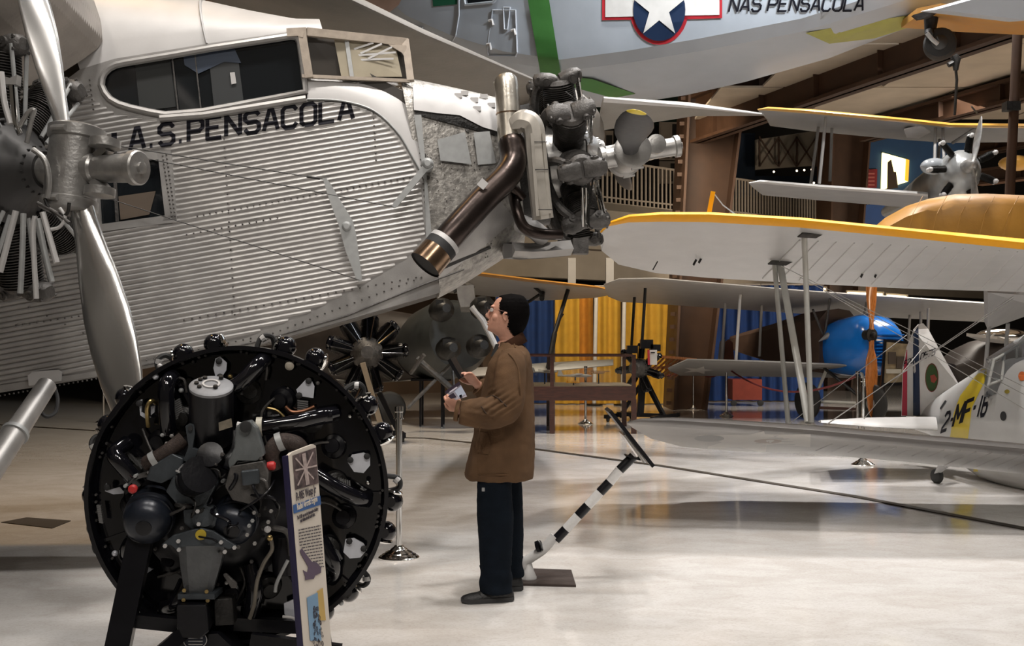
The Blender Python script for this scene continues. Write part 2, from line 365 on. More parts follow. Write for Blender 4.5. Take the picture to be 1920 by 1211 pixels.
# mezzanine gallery with its railings
def gal(t): return V((0.0+14.6*t, 28.2+12.0*t, 0))
gd = V((14.6, 12.0, 0)).normalized(); gn = V((-gd.y, gd.x, 0))
a, b = gal(-.45), gal(1.3)
struct('wall_gallery', MB().slab([a+V((0, 0, 3.1)), b+V((0, 0, 3.1)), b+V((0, 0, 5.22)), a+V((0, 0, 5.22))], gn*.4), cream, None)
m = MB()
for z in (3.9, 4.6): m.bar(a+V((0, 0, z))-gn*.01, b+V((0, 0, z))-gn*.01, .03, .04)
struct('trim_2', m, M('panel_joint_dark', (.08, .06, .045), .8), None)
struct('wall_under_gallery', MB().slab([a+V((0, 0, 0)), b, b+V((0, 0, 3.1)), a+V((0, 0, 3.1))], gn*.1).xf(Matrix.Translation(gn*4)), M('brown_recess_wall', (.13, .085, .055), .9, 0, .2, 1), None)
struct('gallery_floor', MB().slab([a+V((0, 0, 5.0)), b+V((0, 0, 5.0)), b+gn*7+V((0, 0, 5.0)), a+gn*7+V((0, 0, 5.0))], (0, 0, .2)), cream, None)
railm = M('grey_rail_paint', (.36, .31, .26), .5, .3, .1, 9)
def railing(t0, t1, n, lab):
    r = thing('gallery_railing', lab, 'railing', gal(t0)+V((0, 0, 5.2)), 'railings along the gallery')
    p, q = gal(t0), gal(t1); z = V((0, 0, 1))
    put('top_rail', MB().bar(p+z*6.35, q+z*6.35, .07, .05), railm, r, None); put('bottom_rail', MB().bar(p+z*5.35, q+z*5.35, .05, .04), railm, r, None)
    for i in range(n+1):
        c = p.lerp(q, i/n); put('baluster', MB().bar(c+z*5.22, c+z*6.33, .055, .03, up=gn), railm, r, None)
railing(.0, .335, 38, 'grey gallery railing left of the big brown column')
railing(.41, .68, 36, 'grey gallery railing between the two brown columns')
railing(.75, .95, 20, 'short grey gallery railing in front of the blue display wall')
railing(-.45, -.02, 30, 'grey gallery railing hidden behind the nose engine')
# upper wall behind the gallery: window, braced cream panel, blue wall, lit poster, red board
def flat(name, px, d, th, mat, lab=None, cat=None, kind='structure', grp=None):
    o = put(name, MB().slab(PP(px, d), (0, th, 0)), mat, None, None)
    return tag(o, lab, cat, grp, kind)
winm = M('pale_window_blind', (.32, .27, .22), .7, 0, .1, 3); dkwin = M('dark_window_pane', (.03, .028, .026), .15)
def panewin(name, x0, y0, x1, y1, d, nx, ny, mt=winm):
    r = thing(name, None, None, P((x0+x1)/2, y1, d)); tag(r, kind='structure')
    put('frame', MB().slab(PP([(x0, y0), (x1, y0), (x1, y1), (x0, y1)], d), (0, .1, 0)), mt, r, None)
    for i in range(nx):
        for j in range(ny):
            ax = x0+(x1-x0)*(i+.12)/nx; bx = x0+(x1-x0)*(i+.88)/nx; ay = y0+(y1-y0)*(j+.1)/ny; by = y0+(y1-y0)*(j+.9)/ny
            put('pane', MB().slab(PP([(ax, ay), (bx, ay), (bx, by), (ax, by)], d-.03), (0, .02, 0)), dkwin if (i+j) % 3 else mt, r, None)
panewin('window_1', 1236, 229, 1280, 300, 38, 2, 2); panewin('window_2', 1104, 245, 1150, 330, 38, 3, 1); panewin('window_3', 1236, 302, 1274, 344, 38, 2, 1)
flat('wall_green_band', [(1090, 195), (1290, 160), (1290, 232), (1090, 244)], 40, .1, M('dark_green_wall', (.012, .028, .020), .9, 0, .2, 1))
flat('wall_cream_upper', [(1416, 262), (1562, 240), (1562, 308), (1416, 318)], 39, .1, cream)
m = MB()
for x in (1424, 1460, 1494, 1530): m.bar(P(x, 256, 38.8), P(x, 312, 38.8), .06, .06)
for x, x2 in ((1424, 1460), (1460, 1424), (1460, 1494), (1494, 1460), (1494, 1530), (1530, 1494)): m.bar(P(x, 258, 38.7), P(x2, 312, 38.7), .05, .05)
struct('trim_3', m, brown_st, None)
flat('wall_dark_blue', [(1372, 250), (1416, 250), (1416, 330), (1560, 330), (1560, 350), (1372, 372)], 39.5, .1, M('dark_blue_wall', (.006, .016, .035), .9))
flat('wall_blue', [(1618, 232), (1830, 232), (1830, 372), (1612, 372)], 35, .15, M('blue_display_wall', (.012, .05, .13), .7, 0, .15, 2))
flat('wall_blue_low', [(1606, 385), (1700, 380), (1700, 470), (1604, 470)], 35, .15, M('blue_panel_low', (.03, .085, .27), .7, 0, .15, 2))
o = thing('lit_poster', 'glowing pale yellow backlit poster with dark peaked shape on blue wall', 'poster', P(1680, 355, 34.9))
put('lit_panel', MB().slab(PP([(1655, 286), (1705, 300), (1703, 340), (1653, 356)], 34.9), (0, .09, 0)), M('backlit_poster', (1.0, .86, .38), .6, emit=2.4, var=0), o, None)
put('dark_figure', MB().slab(PP([(1664, 355), (1665, 304), (1671, 299), (1676, 322), (1680, 322), (1684, 352)], 34.86), (0, .05, 0)), M('poster_dark_shape', (.05, .03, .015), .7), o, None)
put('amber_edge', MB().slab(PP([(1699, 298), (1705, 300), (1703, 340), (1697, 338)], 34.87), (0, .04, 0)), M('poster_amber', (1.0, .45, .03), .6, emit=.9, var=0), o, None)
o = thing('red_sign_board', 'small red notice board on the wall beside the lit poster', 'sign', P(1636, 352, 34.9))
put('board', MB().slab(PP([(1624, 318), (1645, 317), (1644, 352), (1622, 352)], 34.93), (0, .08, 0)), M('red_board', (.22, .012, .015), .6), o, None)
m = MB()
for i in range(4): m.slab(PP([(1628, 324+i*7), (1640, 324+i*7), (1640, 327+i*7), (1628, 327+i*7)], 34.91), (0, .02, 0))
put('lettering', m, M('pale_red_letters', (.45, .12, .10), .6), o, None, kind='stuff')
# small hall lamps seen between the wings
lampm = M('warm_lamp_glow', (1, .78, .5), .5, emit=7, var=0)
for x, y, lab in ((1451, 322, 'leftmost tiny glowing lamp below the braced cream panel'), (1494, 320, 'first of three close tiny lamps below the cream panel'), (1508, 319, 'middle of three close tiny lamps below the cream panel'), (1522, 318, 'last of three close tiny lamps below the cream panel'), (1271, 279, 'tiny lamp point in the pale window left of the brown column'), (1526, 343, 'left of two tiny lamps just above the hanging lower wing'), (1534, 342, 'right of two tiny lamps just above the hanging lower wing')):
    o = put('wall_lamp', MB().ball(P(x, y, 38), .035, 8, 6), lampm, None); tag(o, lab, 'lamp', 'lamp points along the gallery wall')
# strip lights seen under the big yellow wing
stm = M('strip_light_glow', (1, .80, .48), .5, emit=3.0, var=0)
for i, (x0, y0, x1, y1, lab) in enumerate(((1432, 537, 1548, 549, 'long glowing strip light left of the wooden propeller, behind the wings'), (1590, 547, 1655, 553, 'second glowing strip light, beside the upright wooden propeller blade'), (1664, 552, 1700, 557, 'short dim strip light right of the wooden propeller'))):
    r = thing('strip_light', lab, 'light', P(x0, y0, 30)); r['group'] = 'strip lights behind the wings'
    put('diffuser', MB().slab(PP([(x0, y0), (x1, y0+3), (x1, y1+2), (x0, y1)], 29), (0, .06, 0)), stm, r, None)
    put('housing', MB().slab(PP([(x0-3, y0-3), (x1+3, y0), (x1+3, y1+4), (x0-3, y1+2)], 29.1), (0, .1, 0)), cream, r, None)
# curtains: hanging cloth panels
def curtain(x0, x1, d, z1, mat, lab, grp, bottom=.02, amp=.06, per=.28):
    X0 = P(x0, 600, d).x; X1 = P(x1, 600, d).x; n = int((X1-X0)/per*10); m = MB(); vv = []
    for i in range(n+1):
        x = X0+(X1-X0)*i/n; y = d+amp*math.sin(2*PI*(x-X0)/per+math.sin(x*3)*.9)
        vv += [V((x, y, bottom)), V((x, y, z1))]
    m.add(vv+[p+V((0, .02, 0)) for p in vv], [(2*i, 2*i+2, 2*i+3, 2*i+1) for i in range(n)]+[(2*i+2*n+2, 2*i+1+2*n+2, 2*i+3+2*n+2, 2*i+2+2*n+2) for i in range(n)])
    r = thing('curtain', lab, 'curtain', ((X0+X1)/2, d, 0), grp)
    put('cloth', m, mat, r, 60); put('curtain_rail', MB().cyl((X0, d, z1+.02), (X1, d, z1+.02), .025, 8), railm, r)
    hh = MB().cyl((X0, d+.12, 0), (X0, d+.12, z1+.04), .02, 8); put('upright', hh, railm, r)
orange_c = M('orange_curtain_cloth', (.48, .20, .02), .9, 0, .15, 6, .3, 80)
curtain(930, 1038, 26, 2.75, fab_b, 'dark blue curtain directly behind the man\'s head', 'blue exhibition curtains')
curtain(1041, 1086, 25.8, 2.7, fab_y, 'yellow curtain just right of the blue one behind the man', 'yellow exhibition curtains')
curtain(1086, 1112, 25.9, 2.7, orange_c, 'narrow deeper orange curtain between two yellow curtains', 'yellow exhibition curtains')
curtain(1117, 1164, 25.8, 2.7, fab_y, 'middle yellow curtain between two white poles', 'yellow exhibition curtains')
curtain(1170, 1258, 25.8, 2.7, fab_y, 'wide yellow curtain behind the black display engine', 'yellow exhibition curtains')
curtain(1326, 1425, 27, 2.8, fab_b, 'blue curtain just right of the brown column', 'blue exhibition curtains')
curtain(1427, 1545, 27, 2.8, fab_b, 'blue curtain behind the paired wing struts', 'blue exhibition curtains')
for x, lab in ((1114, 'white pole left of the middle yellow curtain'), (1167, 'white pole right of the middle yellow curtain')):
    r = thing('white_pole', lab, 'pole', (P(x, 600, 25.4).x, 25.4, 0), 'white poles at the yellow curtains')
    b_ = WL[r.name]; put('pole', MB().cyl(b_, b_+V((.05, 0, 2.72)), .045, 10), white_p, r); put('base', MB().lathe(b_, (0, 0, 1), [(0, .2), (.03, .2), (.05, .05)], 16), blk, r)
for x, y0, y1, lab in ((1072, 478, 545, 'white square post standing left under the tip of the yellow wing'), (1143, 480, 540, 'second white square post under the tip of the yellow wing')):
    q = P(x, y1, 27.6); o = put('white_post', MB().box((q.x, 27.6, 1.75), (.19, .17, 3.5)), silver_f, None, None); tag(o, lab, 'post', 'white posts behind the yellow wing tip')
# ================================================================== corrugated three-engined airliner
pit, yaw = math.radians(10.5), math.radians(5)
TF = V((math.cos(pit)*math.cos(yaw), math.cos(pit)*math.sin(yaw), math.sin(pit))).normalized()
TW = V((math.sin(yaw), -math.cos(yaw), 0)); TU = TW.cross(TF)*-1
if TU.z < 0: TU = -TU
TO = P(480, 400, 6.9)
def S(px, py, w=0.0):
    dr = P(px, py, 1)-V((0, 0, EYE)); o_ = V((0, 0, EYE)); t = (TO+TW*w-o_).dot(TW)/dr.dot(TW); return o_+dr*t
def UV(p): q = p-TO; return V((q.dot(TF), q.dot(TU)))
def TP(u, v_, w=0.0): return TO+TF*u+TU*v_+TW*w
def SL(l, w=0.0): return [S(x, y, w) for x, y in l]
def at_w(l): return [S(x, y, w_) for x, y, w_ in l]
tri = thing('airliner', 'silver corrugated airliner with NAS Pensacola lettering, nose engine above the visitor', 'aircraft', (S(200, 700).x, 6.9, 0))
outer = [(-420, 150), (-90, 165), (0, 176), (60, 168), (110, 160), (150, 130), (215, 110), (400, 80), (562, 57), (574, 186), (640, 188), (700, 205), (745, 245), (772, 288), (794, 333), (802, 400), (812, 470), (826, 548), (650, 602), (480, 650), (200, 705), (-90, 750), (-420, 801)]
h1 = [(190, 160), (191, 148), (196, 137), (205, 128), (217, 122), (235, 118), (320, 104), (400, 90), (480, 78), (545, 68), (556, 70), (562, 78), (567, 110), (573, 172), (450, 196), (380, 209), (310, 215), (280, 210), (245, 202), (222, 195), (206, 186), (196, 174)]
h2 = [(183, 306), (297, 299), (309, 404), (190, 420)]
put('side_skin', MB().slab(SL(outer), -TW*.02, [SL(h1), SL(h2)]), alu, tri, None)
# corrugations: long pressed ridges along the side
PITCH = .0312
def inpoly(p, poly):
    c = False; j = len(poly)-1
    for i in range(len(poly)):
        a, b = poly[i], poly[j]
        if (a[1] > p[1]) != (b[1] > p[1]) and p[0] < (b[0]-a[0])*(p[1]-a[1])/(b[1]-a[1])+a[0]: c = not c
        j = i
    return c
cor = [UV(p) for p in SL([(-420, 172), (110, 168), (168, 168), (178, 190), (215, 212), (300, 228), (385, 222), (575, 190), (640, 192), (698, 210), (740, 250), (768, 294), (789, 340), (793, 400), (797, 440), (770, 480), (680, 534), (570, 590), (455, 632), (330, 668), (200, 690), (-90, 732), (-420, 783)])]
cut = [UV(p) for p in SL([(165, 292), (322, 282), (332, 408), (322, 418), (175, 436)])]
def spans(v_):
    xs = []
    for poly in (cor, cut):
        for i in range(len(poly)):
            a, b = poly[i], poly[(i+1) % len(poly)]
            if (a.y > v_) != (b.y > v_): xs.append(a.x+(b.x-a.x)*(v_-a.y)/(b.y-a.y))
    xs.sort(); return [(a, b) for a, b in zip(xs, xs[1:]) if b-a > .05 and inpoly(((a+b)/2, v_), cor) and not inpoly(((a+b)/2, v_), cut)]
v0 = min(p.y for p in cor); v1 = max(p.y for p in cor); m = MB(); A = .0085; prof = [(-.5, 0), (-.34, .06), (-.2, .42), (-.08, .92), (.08, .92), (.2, .42), (.34, .06), (.5, 0)]
k = v0
ridges = []
while k < v1:
    for a, b in spans(k):
        ridges.append((k, a, b)); n = max(2, int((b-a)/.35)); secs = []
        us = [a, a+.035]+[a+(b-a)*i/n for i in range(1, n)]+[b-.035, b]
        for i, u in enumerate(us):
            e = .04 if i in (0, len(us)-1) else 1+.12*noise.noise(V((u*2.3, k*5, 0)))
            secs.append([TP(u, k+q*PITCH, .0008+h*A*e) for q, h in prof])
        m.loft(secs, cap=False, closed=False)
    k += PITCH
ridge_o = put('corrugation', m, alu, tri, 50, kind='stuff')
# bright smooth roof shoulder above the cockpit side window
lo_ = [(150, 131), (215, 111), (300, 98), (400, 81), (480, 69), (562, 58), (605, 56)]; hi_ = [(120, -40), (200, -20), (300, -6), (400, 12), (480, 32), (562, 52), (604, 54)]
secs = []
for (x, y), (x2, y2) in zip(lo_, hi_):
    a = S(x, y); row = []
    b = S(x2, y2, -.55)
    for i in range(9):
        t = i/8*PI/2; row.append(a+(b-a-TW*((b-a).dot(TW)))*math.sin(t)+TW*((b-a).dot(TW))*(1-math.cos(t)))
    secs.append(row)
put('roof_shoulder', MB().loft(secs, cap=False, closed=False), alu_b, tri, 60)
m = MB()
for x, y, w_, r in ((383, 8, .0, .0), ):
    pass
row = [secs[3][i].lerp(secs[2][i], .12)+TW*.004+TU*.004 for i in range(9)]; put('roof_seam_band', MB().tube(row, .014, 6, flat=.5), alu_b, tri)
# antenna-like ledge along the roof
put('roof_rail', MB().bar(S(205, -2, -.5), S(400, 14, -.52), .05, .03), alu_b, tri)
# cockpit side window rim, opening, inside and glass
def rim(name, loop, w, r, mat, flat_=.6, cl=True):
    pts = loop+[loop[0], loop[1]] if cl else loop
    return put(name, MB().tube([S(x, y, w) for x, y in pts], r, 8, flat=1, cap=not cl), mat, tri)
rim('window_rim', h1, .006, .022, alu)
win = put('cockpit_glass', MB().slab(SL([(190, 172), (190, 122), (400, 86), (560, 62), (578, 175), (450, 200), (310, 220), (230, 205)], -.025), -TW*.006), glass_d, tri, None)
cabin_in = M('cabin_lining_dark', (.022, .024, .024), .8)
for x0, x1, mt in ((252, 318, cabin_in), (392, 446, M('window_reflected_grey', (.035, .038, .04), .8))):  # the second, grey panel paints a reflection in the glass
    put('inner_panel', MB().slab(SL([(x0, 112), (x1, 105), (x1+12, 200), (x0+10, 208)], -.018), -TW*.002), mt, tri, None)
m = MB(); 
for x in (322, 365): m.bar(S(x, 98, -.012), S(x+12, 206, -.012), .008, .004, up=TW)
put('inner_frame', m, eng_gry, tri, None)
put('painted_reflection_patch', MB().slab(SL([(343, 102), (440, 92), (452, 118), (420, 116), (372, 138), (346, 122)], -.014), -TW*.002), M('blue_grey_reflection_panel', (.03, .045, .075), .6), tri, None)  # blue-grey patch paints a reflection in the cockpit glass
put('latch_plate', MB().slab(SL([(431, 136), (440, 135), (443, 156), (434, 158)], -.01), -TW*.003), alu_b, tri, None)
# lower sill under the window
rim('window_sill', [(300, 222), (382, 216), (470, 202), (574, 185)], .012, .024, alu, cl=False)
# windscreen: leaning pane with its painted frame
ws = [(576, 66, -.01), (625, 66, -.06), (740, 82, -.14), (762, 98, -.16), (768, 150, -.10), (640, 146, -.04), (585, 142, 0)]
gl = at_w([(x, y, w_-.02) for x, y, w_ in ws]); put('windscreen_glass', MB().slab(gl, -TW*.006), M('windscreen_glass', (.05, .045, .04), .12, 0, 0, spec=.9), tri, None)
inner_pale = M('cabin_cream_lining', (.34, .30, .22), .7, 0, .15, 6)
put('inner_panel', MB().slab(at_w([(626, 72, -.045), (742, 88, -.12), (754, 144, -.09), (640, 144, -.03)]), -TW*.002), inner_pale, tri, None)
m = MB(); q_ = [(676, 100, 716, 82), (690, 110, 735, 88), (664, 92, 700, 80), (668, 104, 742, 98), (676, 112, 738, 110)]
for a, b, c, d in q_: m.bar(S(a, b, -.06), S(c, d, -.07), .012, .002, up=TW)
put('roof_frame_lines', m, alu_b, tri, None)
put('inner_post', MB().bar(S(650, 76, -.05), S(660, 144, -.03), .025, .004, up=TW), alu_l, tri, None)
def barw(name, pts, w, t, mat): 
    mb = MB()
    for a, b in zip(pts, pts[1:]): mb.bar(S(*a), S(*b), w, t, up=TW)
    return put(name, mb, mat, tri, None)
barw('windscreen_header', [(538, 62, .02), (575, 60, .02), (764, 80, -.14)], .05, .035, beige_m)
barw('windscreen_post', [(760, 76, -.14), (770, 152, -.08)], .045, .04, beige_m)
barw('window_divider', [(562, 64, .02), (570, 66, .02)], .04, .04, beige_m); barw('window_divider', [(567, 66, .02), (580, 146, .018)], .05, .035, beige_m)
barw('windscreen_base', [(566, 143, .02), (768, 152, -.08)], .02, .03, beige_m)
for c in ((744, 92), ): put('corner_gusset', MB().slab(at_w([(728, 84, -.1), (762, 86, -.12), (764, 118, -.11), (754, 100, -.11)]), TW*.012), beige_m, tri, None)
# smooth nose deck that curves over from the side
lo_ = [(576, 186), (640, 189), (700, 207), (745, 248), (772, 292), (797, 336)]; hi_ = [(578, 146), (620, 148), (665, 150), (706, 151), (742, 152), (772, 153)]
secs = []
for i, ((x, y), (x2, y2)) in enumerate(zip(lo_, hi_)):
    a = S(x, y, .008); b = S(x2, y2, -.02-.055*i); row = []
    for j in range(9):
        t = j/8*PI/2; dn = (b-a).dot(TW); row.append(a+(b-a-TW*dn)*math.sin(t)+TW*dn*(1-math.cos(t))+TW*.0)
    secs.append(row)
put('nose_deck', MB().loft(secs, cap=False, closed=False), alu_b, tri, 60)
put('deck_seam', MB().tube([S(x, y, .012) for x, y in spline([(x, y, 0) for x, y in lo_]) for x, y in [(x, y)]] if False else [S(p.x, p.y, .012) for p in spline([V((x, y, 0)) for x, y in lo_])], .006, 6), alu_l, tri)
# smooth border skins, vertical frame of the cabin window, seams
def patch(name, px, mat=alu, w=.010, t=.009): return put(name, MB().slab(SL(px, w), -TW*t), mat, tri, None)
patch('bottom_border', [(455, 636), (570, 593), (680, 536), (770, 482), (800, 440), (812, 470), (826, 548), (650, 600), (480, 648), (200, 703), (-90, 748), (-420, 799), (-420, 786), (-90, 735), (200, 693), (330, 671)])
patch('window_surround', [(292, 284), (320, 282), (331, 412), (305, 414), (309, 404), (297, 299)]); patch('window_surround', [(165, 292), (292, 284), (297, 299), (183, 306)]); patch('window_surround', [(190, 420), (331, 402), (332, 416), (175, 436)])
patch('nose_frame', [(776, 215), (790, 215), (812, 470), (800, 474), (795, 333)], alu_l, .016)
put('chine_seam', MB().tube([S(x, y, .012) for x, y in ((200, 699), (480, 641), (650, 592), (790, 535), (870, 505))], .006, 6), eng_gry, tri)
# cabin window: dark inside, pale post and a glimpse of lining
put('cabin_window_glass', MB().slab(SL([(178, 300), (300, 294), (314, 410), (184, 426)], -.03), -TW*.005), glass_d, tri, None)
put('inner_panel', MB().slab(SL([(222, 368), (292, 358), (280, 402), (226, 412)], -.022), -TW*.003), M('brown_seat_lining', (.10, .075, .055), .8), tri, None)
put('inner_post', MB().bar(S(214, 305, -.02), S(220, 415, -.02), .02, .004, up=TW), eng_gry, tri, None)
# rivets in rows
m = MB()
def rivrow(a, b, n, r=.006, w=.012):
    for i in range(n):
        t = i/(n-1); x = a[0]+(b[0]-a[0])*t; y = a[1]+(b[1]-a[1])*t; c = S(x, y, w); m.lathe(c-TW*.002, TW, [(0, r), (.003, r), (.005, r*.4)], 6)
for a, b, n in (((400, 262), (760, 205), 0), ((370, 405), (780, 330), 36), ((350, 440), (520, 408), 14), ((345, 600), (780, 520), 30), ((470, 640), (790, 520), 24), ((205, 690), (470, 634), 20), ((0, 742), (180, 710), 22), ((305, 292), (322, 405), 16), ((312, 290), (328, 405), 16), ((782, 230), (806, 470), 22), ((190, 215), (300, 236), 0), ((168, 150), (175, 205), 7), ((440, 590), (420, 260), 20), ((700, 210), (705, 300), 8), ((30, 610), (200, 585), 14), ((20, 560), (190, 640), 6)):
    if n: rivrow(a, b, n)
put('rivets', m, eng_gry, tri, None, kind='stuff')
m = MB()
for i in range(3):
    for j in range(4):
        c = S(274+i*12, 52+j*8, -.12); m.ball(c+TW*.06, .006, 6, 4)
put('rivets', m, eng_gry, tri, None, kind='stuff')
put('hatch_plate', MB().slab(SL([(52, 704), (60, 697), (108, 693), (116, 698), (114, 714), (54, 723)], .022), -TW*.01), alu_b, tri, None)
# lettering along the side, laid over the ridges
bvh = bvh_of([ridge_o, bpy.data.objects['side_skin']])
tl = letters('A.S.PENSACOLA', 244, 284, 662, 225, 45, 1.15, 0, 1.35)
tl += letters('N', 178, 294, 214, 290, 44, 1.15)
decal('lettering', tl, bvh, letter_k, tri, .004, 1.5, -math.radians(10.5), 7, 22)
# hull behind the skin: floor, far side, bottom chine
hu = [UV(S(x, y)) for x, y in ((-420, 150), (562, 57), (790, 180), (826, 548), (480, 650), (-420, 801))]
put('hull_inner', MB().slab([TP(q.x, q.y-.02*(i < 3)+.02*(i > 2), -.06) for i, q in enumerate(hu)], -TW*1.3), M('dark_hull_inside', (.06, .055, .05), .8), tri, None)
# nose section: flat side flowing into the round cowl
def ring(u, vb, vt, wc, ww, ex, n=40):
    vc = (vb+vt)/2; hv = (vt-vb)/2; out = []
    for i in range(n):
        t = 2*PI*i/n; c, s_ = math.cos(t), math.sin(t); out.append(TP(u, vc+hv*math.copysign(abs(s_)**(2/ex), s_), wc+ww*math.copysign(abs(c)**(2/ex), c)))
    return out
q1t = UV(S(776, 134, -.25)); q1b = UV(S(826, 550, -.05)); q2t = UV(S(930, 188, -.7)); q2b = UV(S(955, 465, -.7))
un = q1b.x
nose_secs = []
for t in (0, .2, .4, .6, .8, 1):
    u = un+(q2t.x-un)*t; vt = q1t.y+(q2t.y-q1t.y)*t; vb = q1b.y+(q2b.y-q1b.y)*t**1.15; nose_secs.append(ring(u, vb, vt, -.70, .70-(.70-.52)*t**1.3, 5-2.8*t))
cowl_m = M('jewelled_cowl_metal', (.36, .345, .32), .42, .55, .45, 26, .45, 55)
nose_o = put('nose_cowl', MB().loft(nose_secs), cowl_m, tri, 50)
nb = bvh_of([nose_o])
# engine-turned swirls pressed on the cowl panel
def ondec(name, px, mat, off, parent=tri, th=0): return decal(name, [(px, 0)], nb, mat, parent, off, 14, 0, 7.2, 14)
ondec('upper_cowl_flap', [(774, 158), (862, 180), (934, 190), (938, 248), (905, 238), (862, 216), (820, 212), (776, 206)], alu_b, .02)
ondec('cowl_gap', [(776, 207), (822, 213), (862, 218), (905, 240), (938, 250), (938, 256), (860, 224), (778, 214)], eng_dk, .012)
ondec('access_panel', [(820, 262), (872, 247), (884, 308), (826, 301)], alu_l, .022); ondec('access_panel', [(888, 248), (918, 246), (930, 306), (896, 309)], alu_l, .018)
ondec('cowl_lower_plate', [(862, 440), (938, 376), (966, 412), (902, 466), (830, 520), (812, 508)], alu, .012)
ondec('lower_seam', [(800, 512), (920, 462), (921, 466), (802, 518)], eng_dk, .014)
m = MB(); rr = random.Random(3)
for i in range(150):
    x = 782+rr.random()*150; y = 215+rr.random()*270
    d0 = (P(x, y, 1)-V((0, 0, EYE))); h = nb.ray_cast(V((0, 0, EYE)), d0.normalized())
    if h[0]: m.lathe(h[0], h[1], [(0, .004), (.004, .003)], 6)
for x, y in ((787, 229), (899, 231), (795, 291), (802, 333), (876, 245), (905, 252)):
    h = nb.ray_cast(V((0, 0, EYE)), (P(x, y, 1)-V((0, 0, EYE))).normalized())
    if h[0]: m.lathe(h[0], h[1], [(0, .014), (.008, .012)], 10)
put('rivets', m, eng_gry, tri, None, kind='stuff')
for i, (x, y) in enumerate(((870, 178), (888, 190), (906, 184), (858, 182), (920, 200), (893, 206))):
    h = nb.ray_cast(V((0, 0, EYE)), (P(x, y, 1)-V((0, 0, EYE))).normalized())
    if h[0]: put('louvre', MB().box(h[0]+h[1]*.012, (.05, .02, .03)), alu_b, tri, None)
put('filler_cap', MB().lathe(P(848, 214, 7.15), TU, [(-.06, .035), (-.01, .042), (0, .045), (.02, .045), (.025, .03)], 16), brass if False else eng_gry, tri)
# control horns and cables on the side
def horn(name, px, hub, hr, w0=.10):
    o = put(name, MB().slab(SL(px, w0), TW*.022), alu_l, tri, None); put('pivot', MB().lathe(S(*hub, 0), TW, [(0, hr*1.3), (w0, hr*1.3), (w0+.03, hr), (w0+.04, hr*.6)], 16), alu_l, o)
horn('rudder_horn', [(606, 336), (612, 334), (620, 345), (662, 415), (668, 440), (678, 515), (679, 526), (672, 528), (667, 520), (648, 470), (636, 425), (616, 370)], (652, 428), .028)
horn('elevator_horn', [(806, 305), (812, 314), (800, 322), (745, 388), (739, 391), (735, 387), (738, 380), (795, 308)], (801, 312), .030)
for x0, y0, x1, y1 in ((150, 262, 606, 336), (150, 273, 738, 388), (120, 345, 674, 525)):
    put('control_cable', MB().cyl(S(x0, y0, .12), S(x1, y1, .12), .0032, 6), eng_dk, tri)
put('turnbuckle', MB().cyl(S(575, 331, .12), S(600, 335, .12), .007, 8), eng_dk, tri)
# wing root: thick corrugated section running toward the camera
WU = V((0, 0, 1)); wl = []
root_px = [(192, 75), (190, 45), (178, 10), (150, -30), (100, -60), (20, -80), (-80, -90), (-260, -80), (-400, -40), (-400, 120), (-260, 150), (-80, 186), (0, 177), (60, 158), (118, 134), (158, 108), (182, 90)]
rs_ = [UV(S(x, y, .0)) for x, y in root_px]; secs = []
n_ = 420
for i in range(n_+1):
    w_ = i/n_*8.4; bump = .012*(1 if i % 2 else -.2)*1.0; c = V((-.9, .55)); sc = 1-.03*w_  # unseen outer span added past the camera to shade the left floor
    secs.append([TP(c.x+(q.x-c.x)*sc*(1+bump*1.5), c.y+(q.y-c.y)*sc*(1+bump*3)+.05*w_, w_-.001) for q in rs_])
put('wing', MB().loft(secs), M('corrugated_wing_skin', (.40, .37, .34), .45, .4, .2, 3, .1, 60), tri, None)
# far wing is behind the fuselage; fillet at the junction
0 and patch('wing_fillet', [(40, 180), (118, 152), (160, 125), (196, 92), (205, 135), (190, 150), (180, 168)], alu, .02, .02)
# landing gear leg and hose
a, b = P(88, 722, 6.1), P(-30, 900, 5.5)
lg = put('gear_leg', MB().tube([a, a.lerp(b, .45), a.lerp(b, .5), b], [.052, .058, .062, .064], 20), alu, tri)
put('gear_clamp', MB().cyl(a.lerp(b, .52), a.lerp(b, .55), .072, 18), alu_l, lg)
put('brake_hose', MB().tube(spline([P(102, 726, 6.2), P(108, 748, 6.1), P(104, 772, 6.05), P(88, 781, 6.0), P(74, 770, 6.0)]), .011, 8), blk_soft, tri)
m = MB(); 
b2 = P(182, 830, 6.6); m.cyl(P(-80, 805, 6.3), P(60, 812, 6.45), .05, 12)
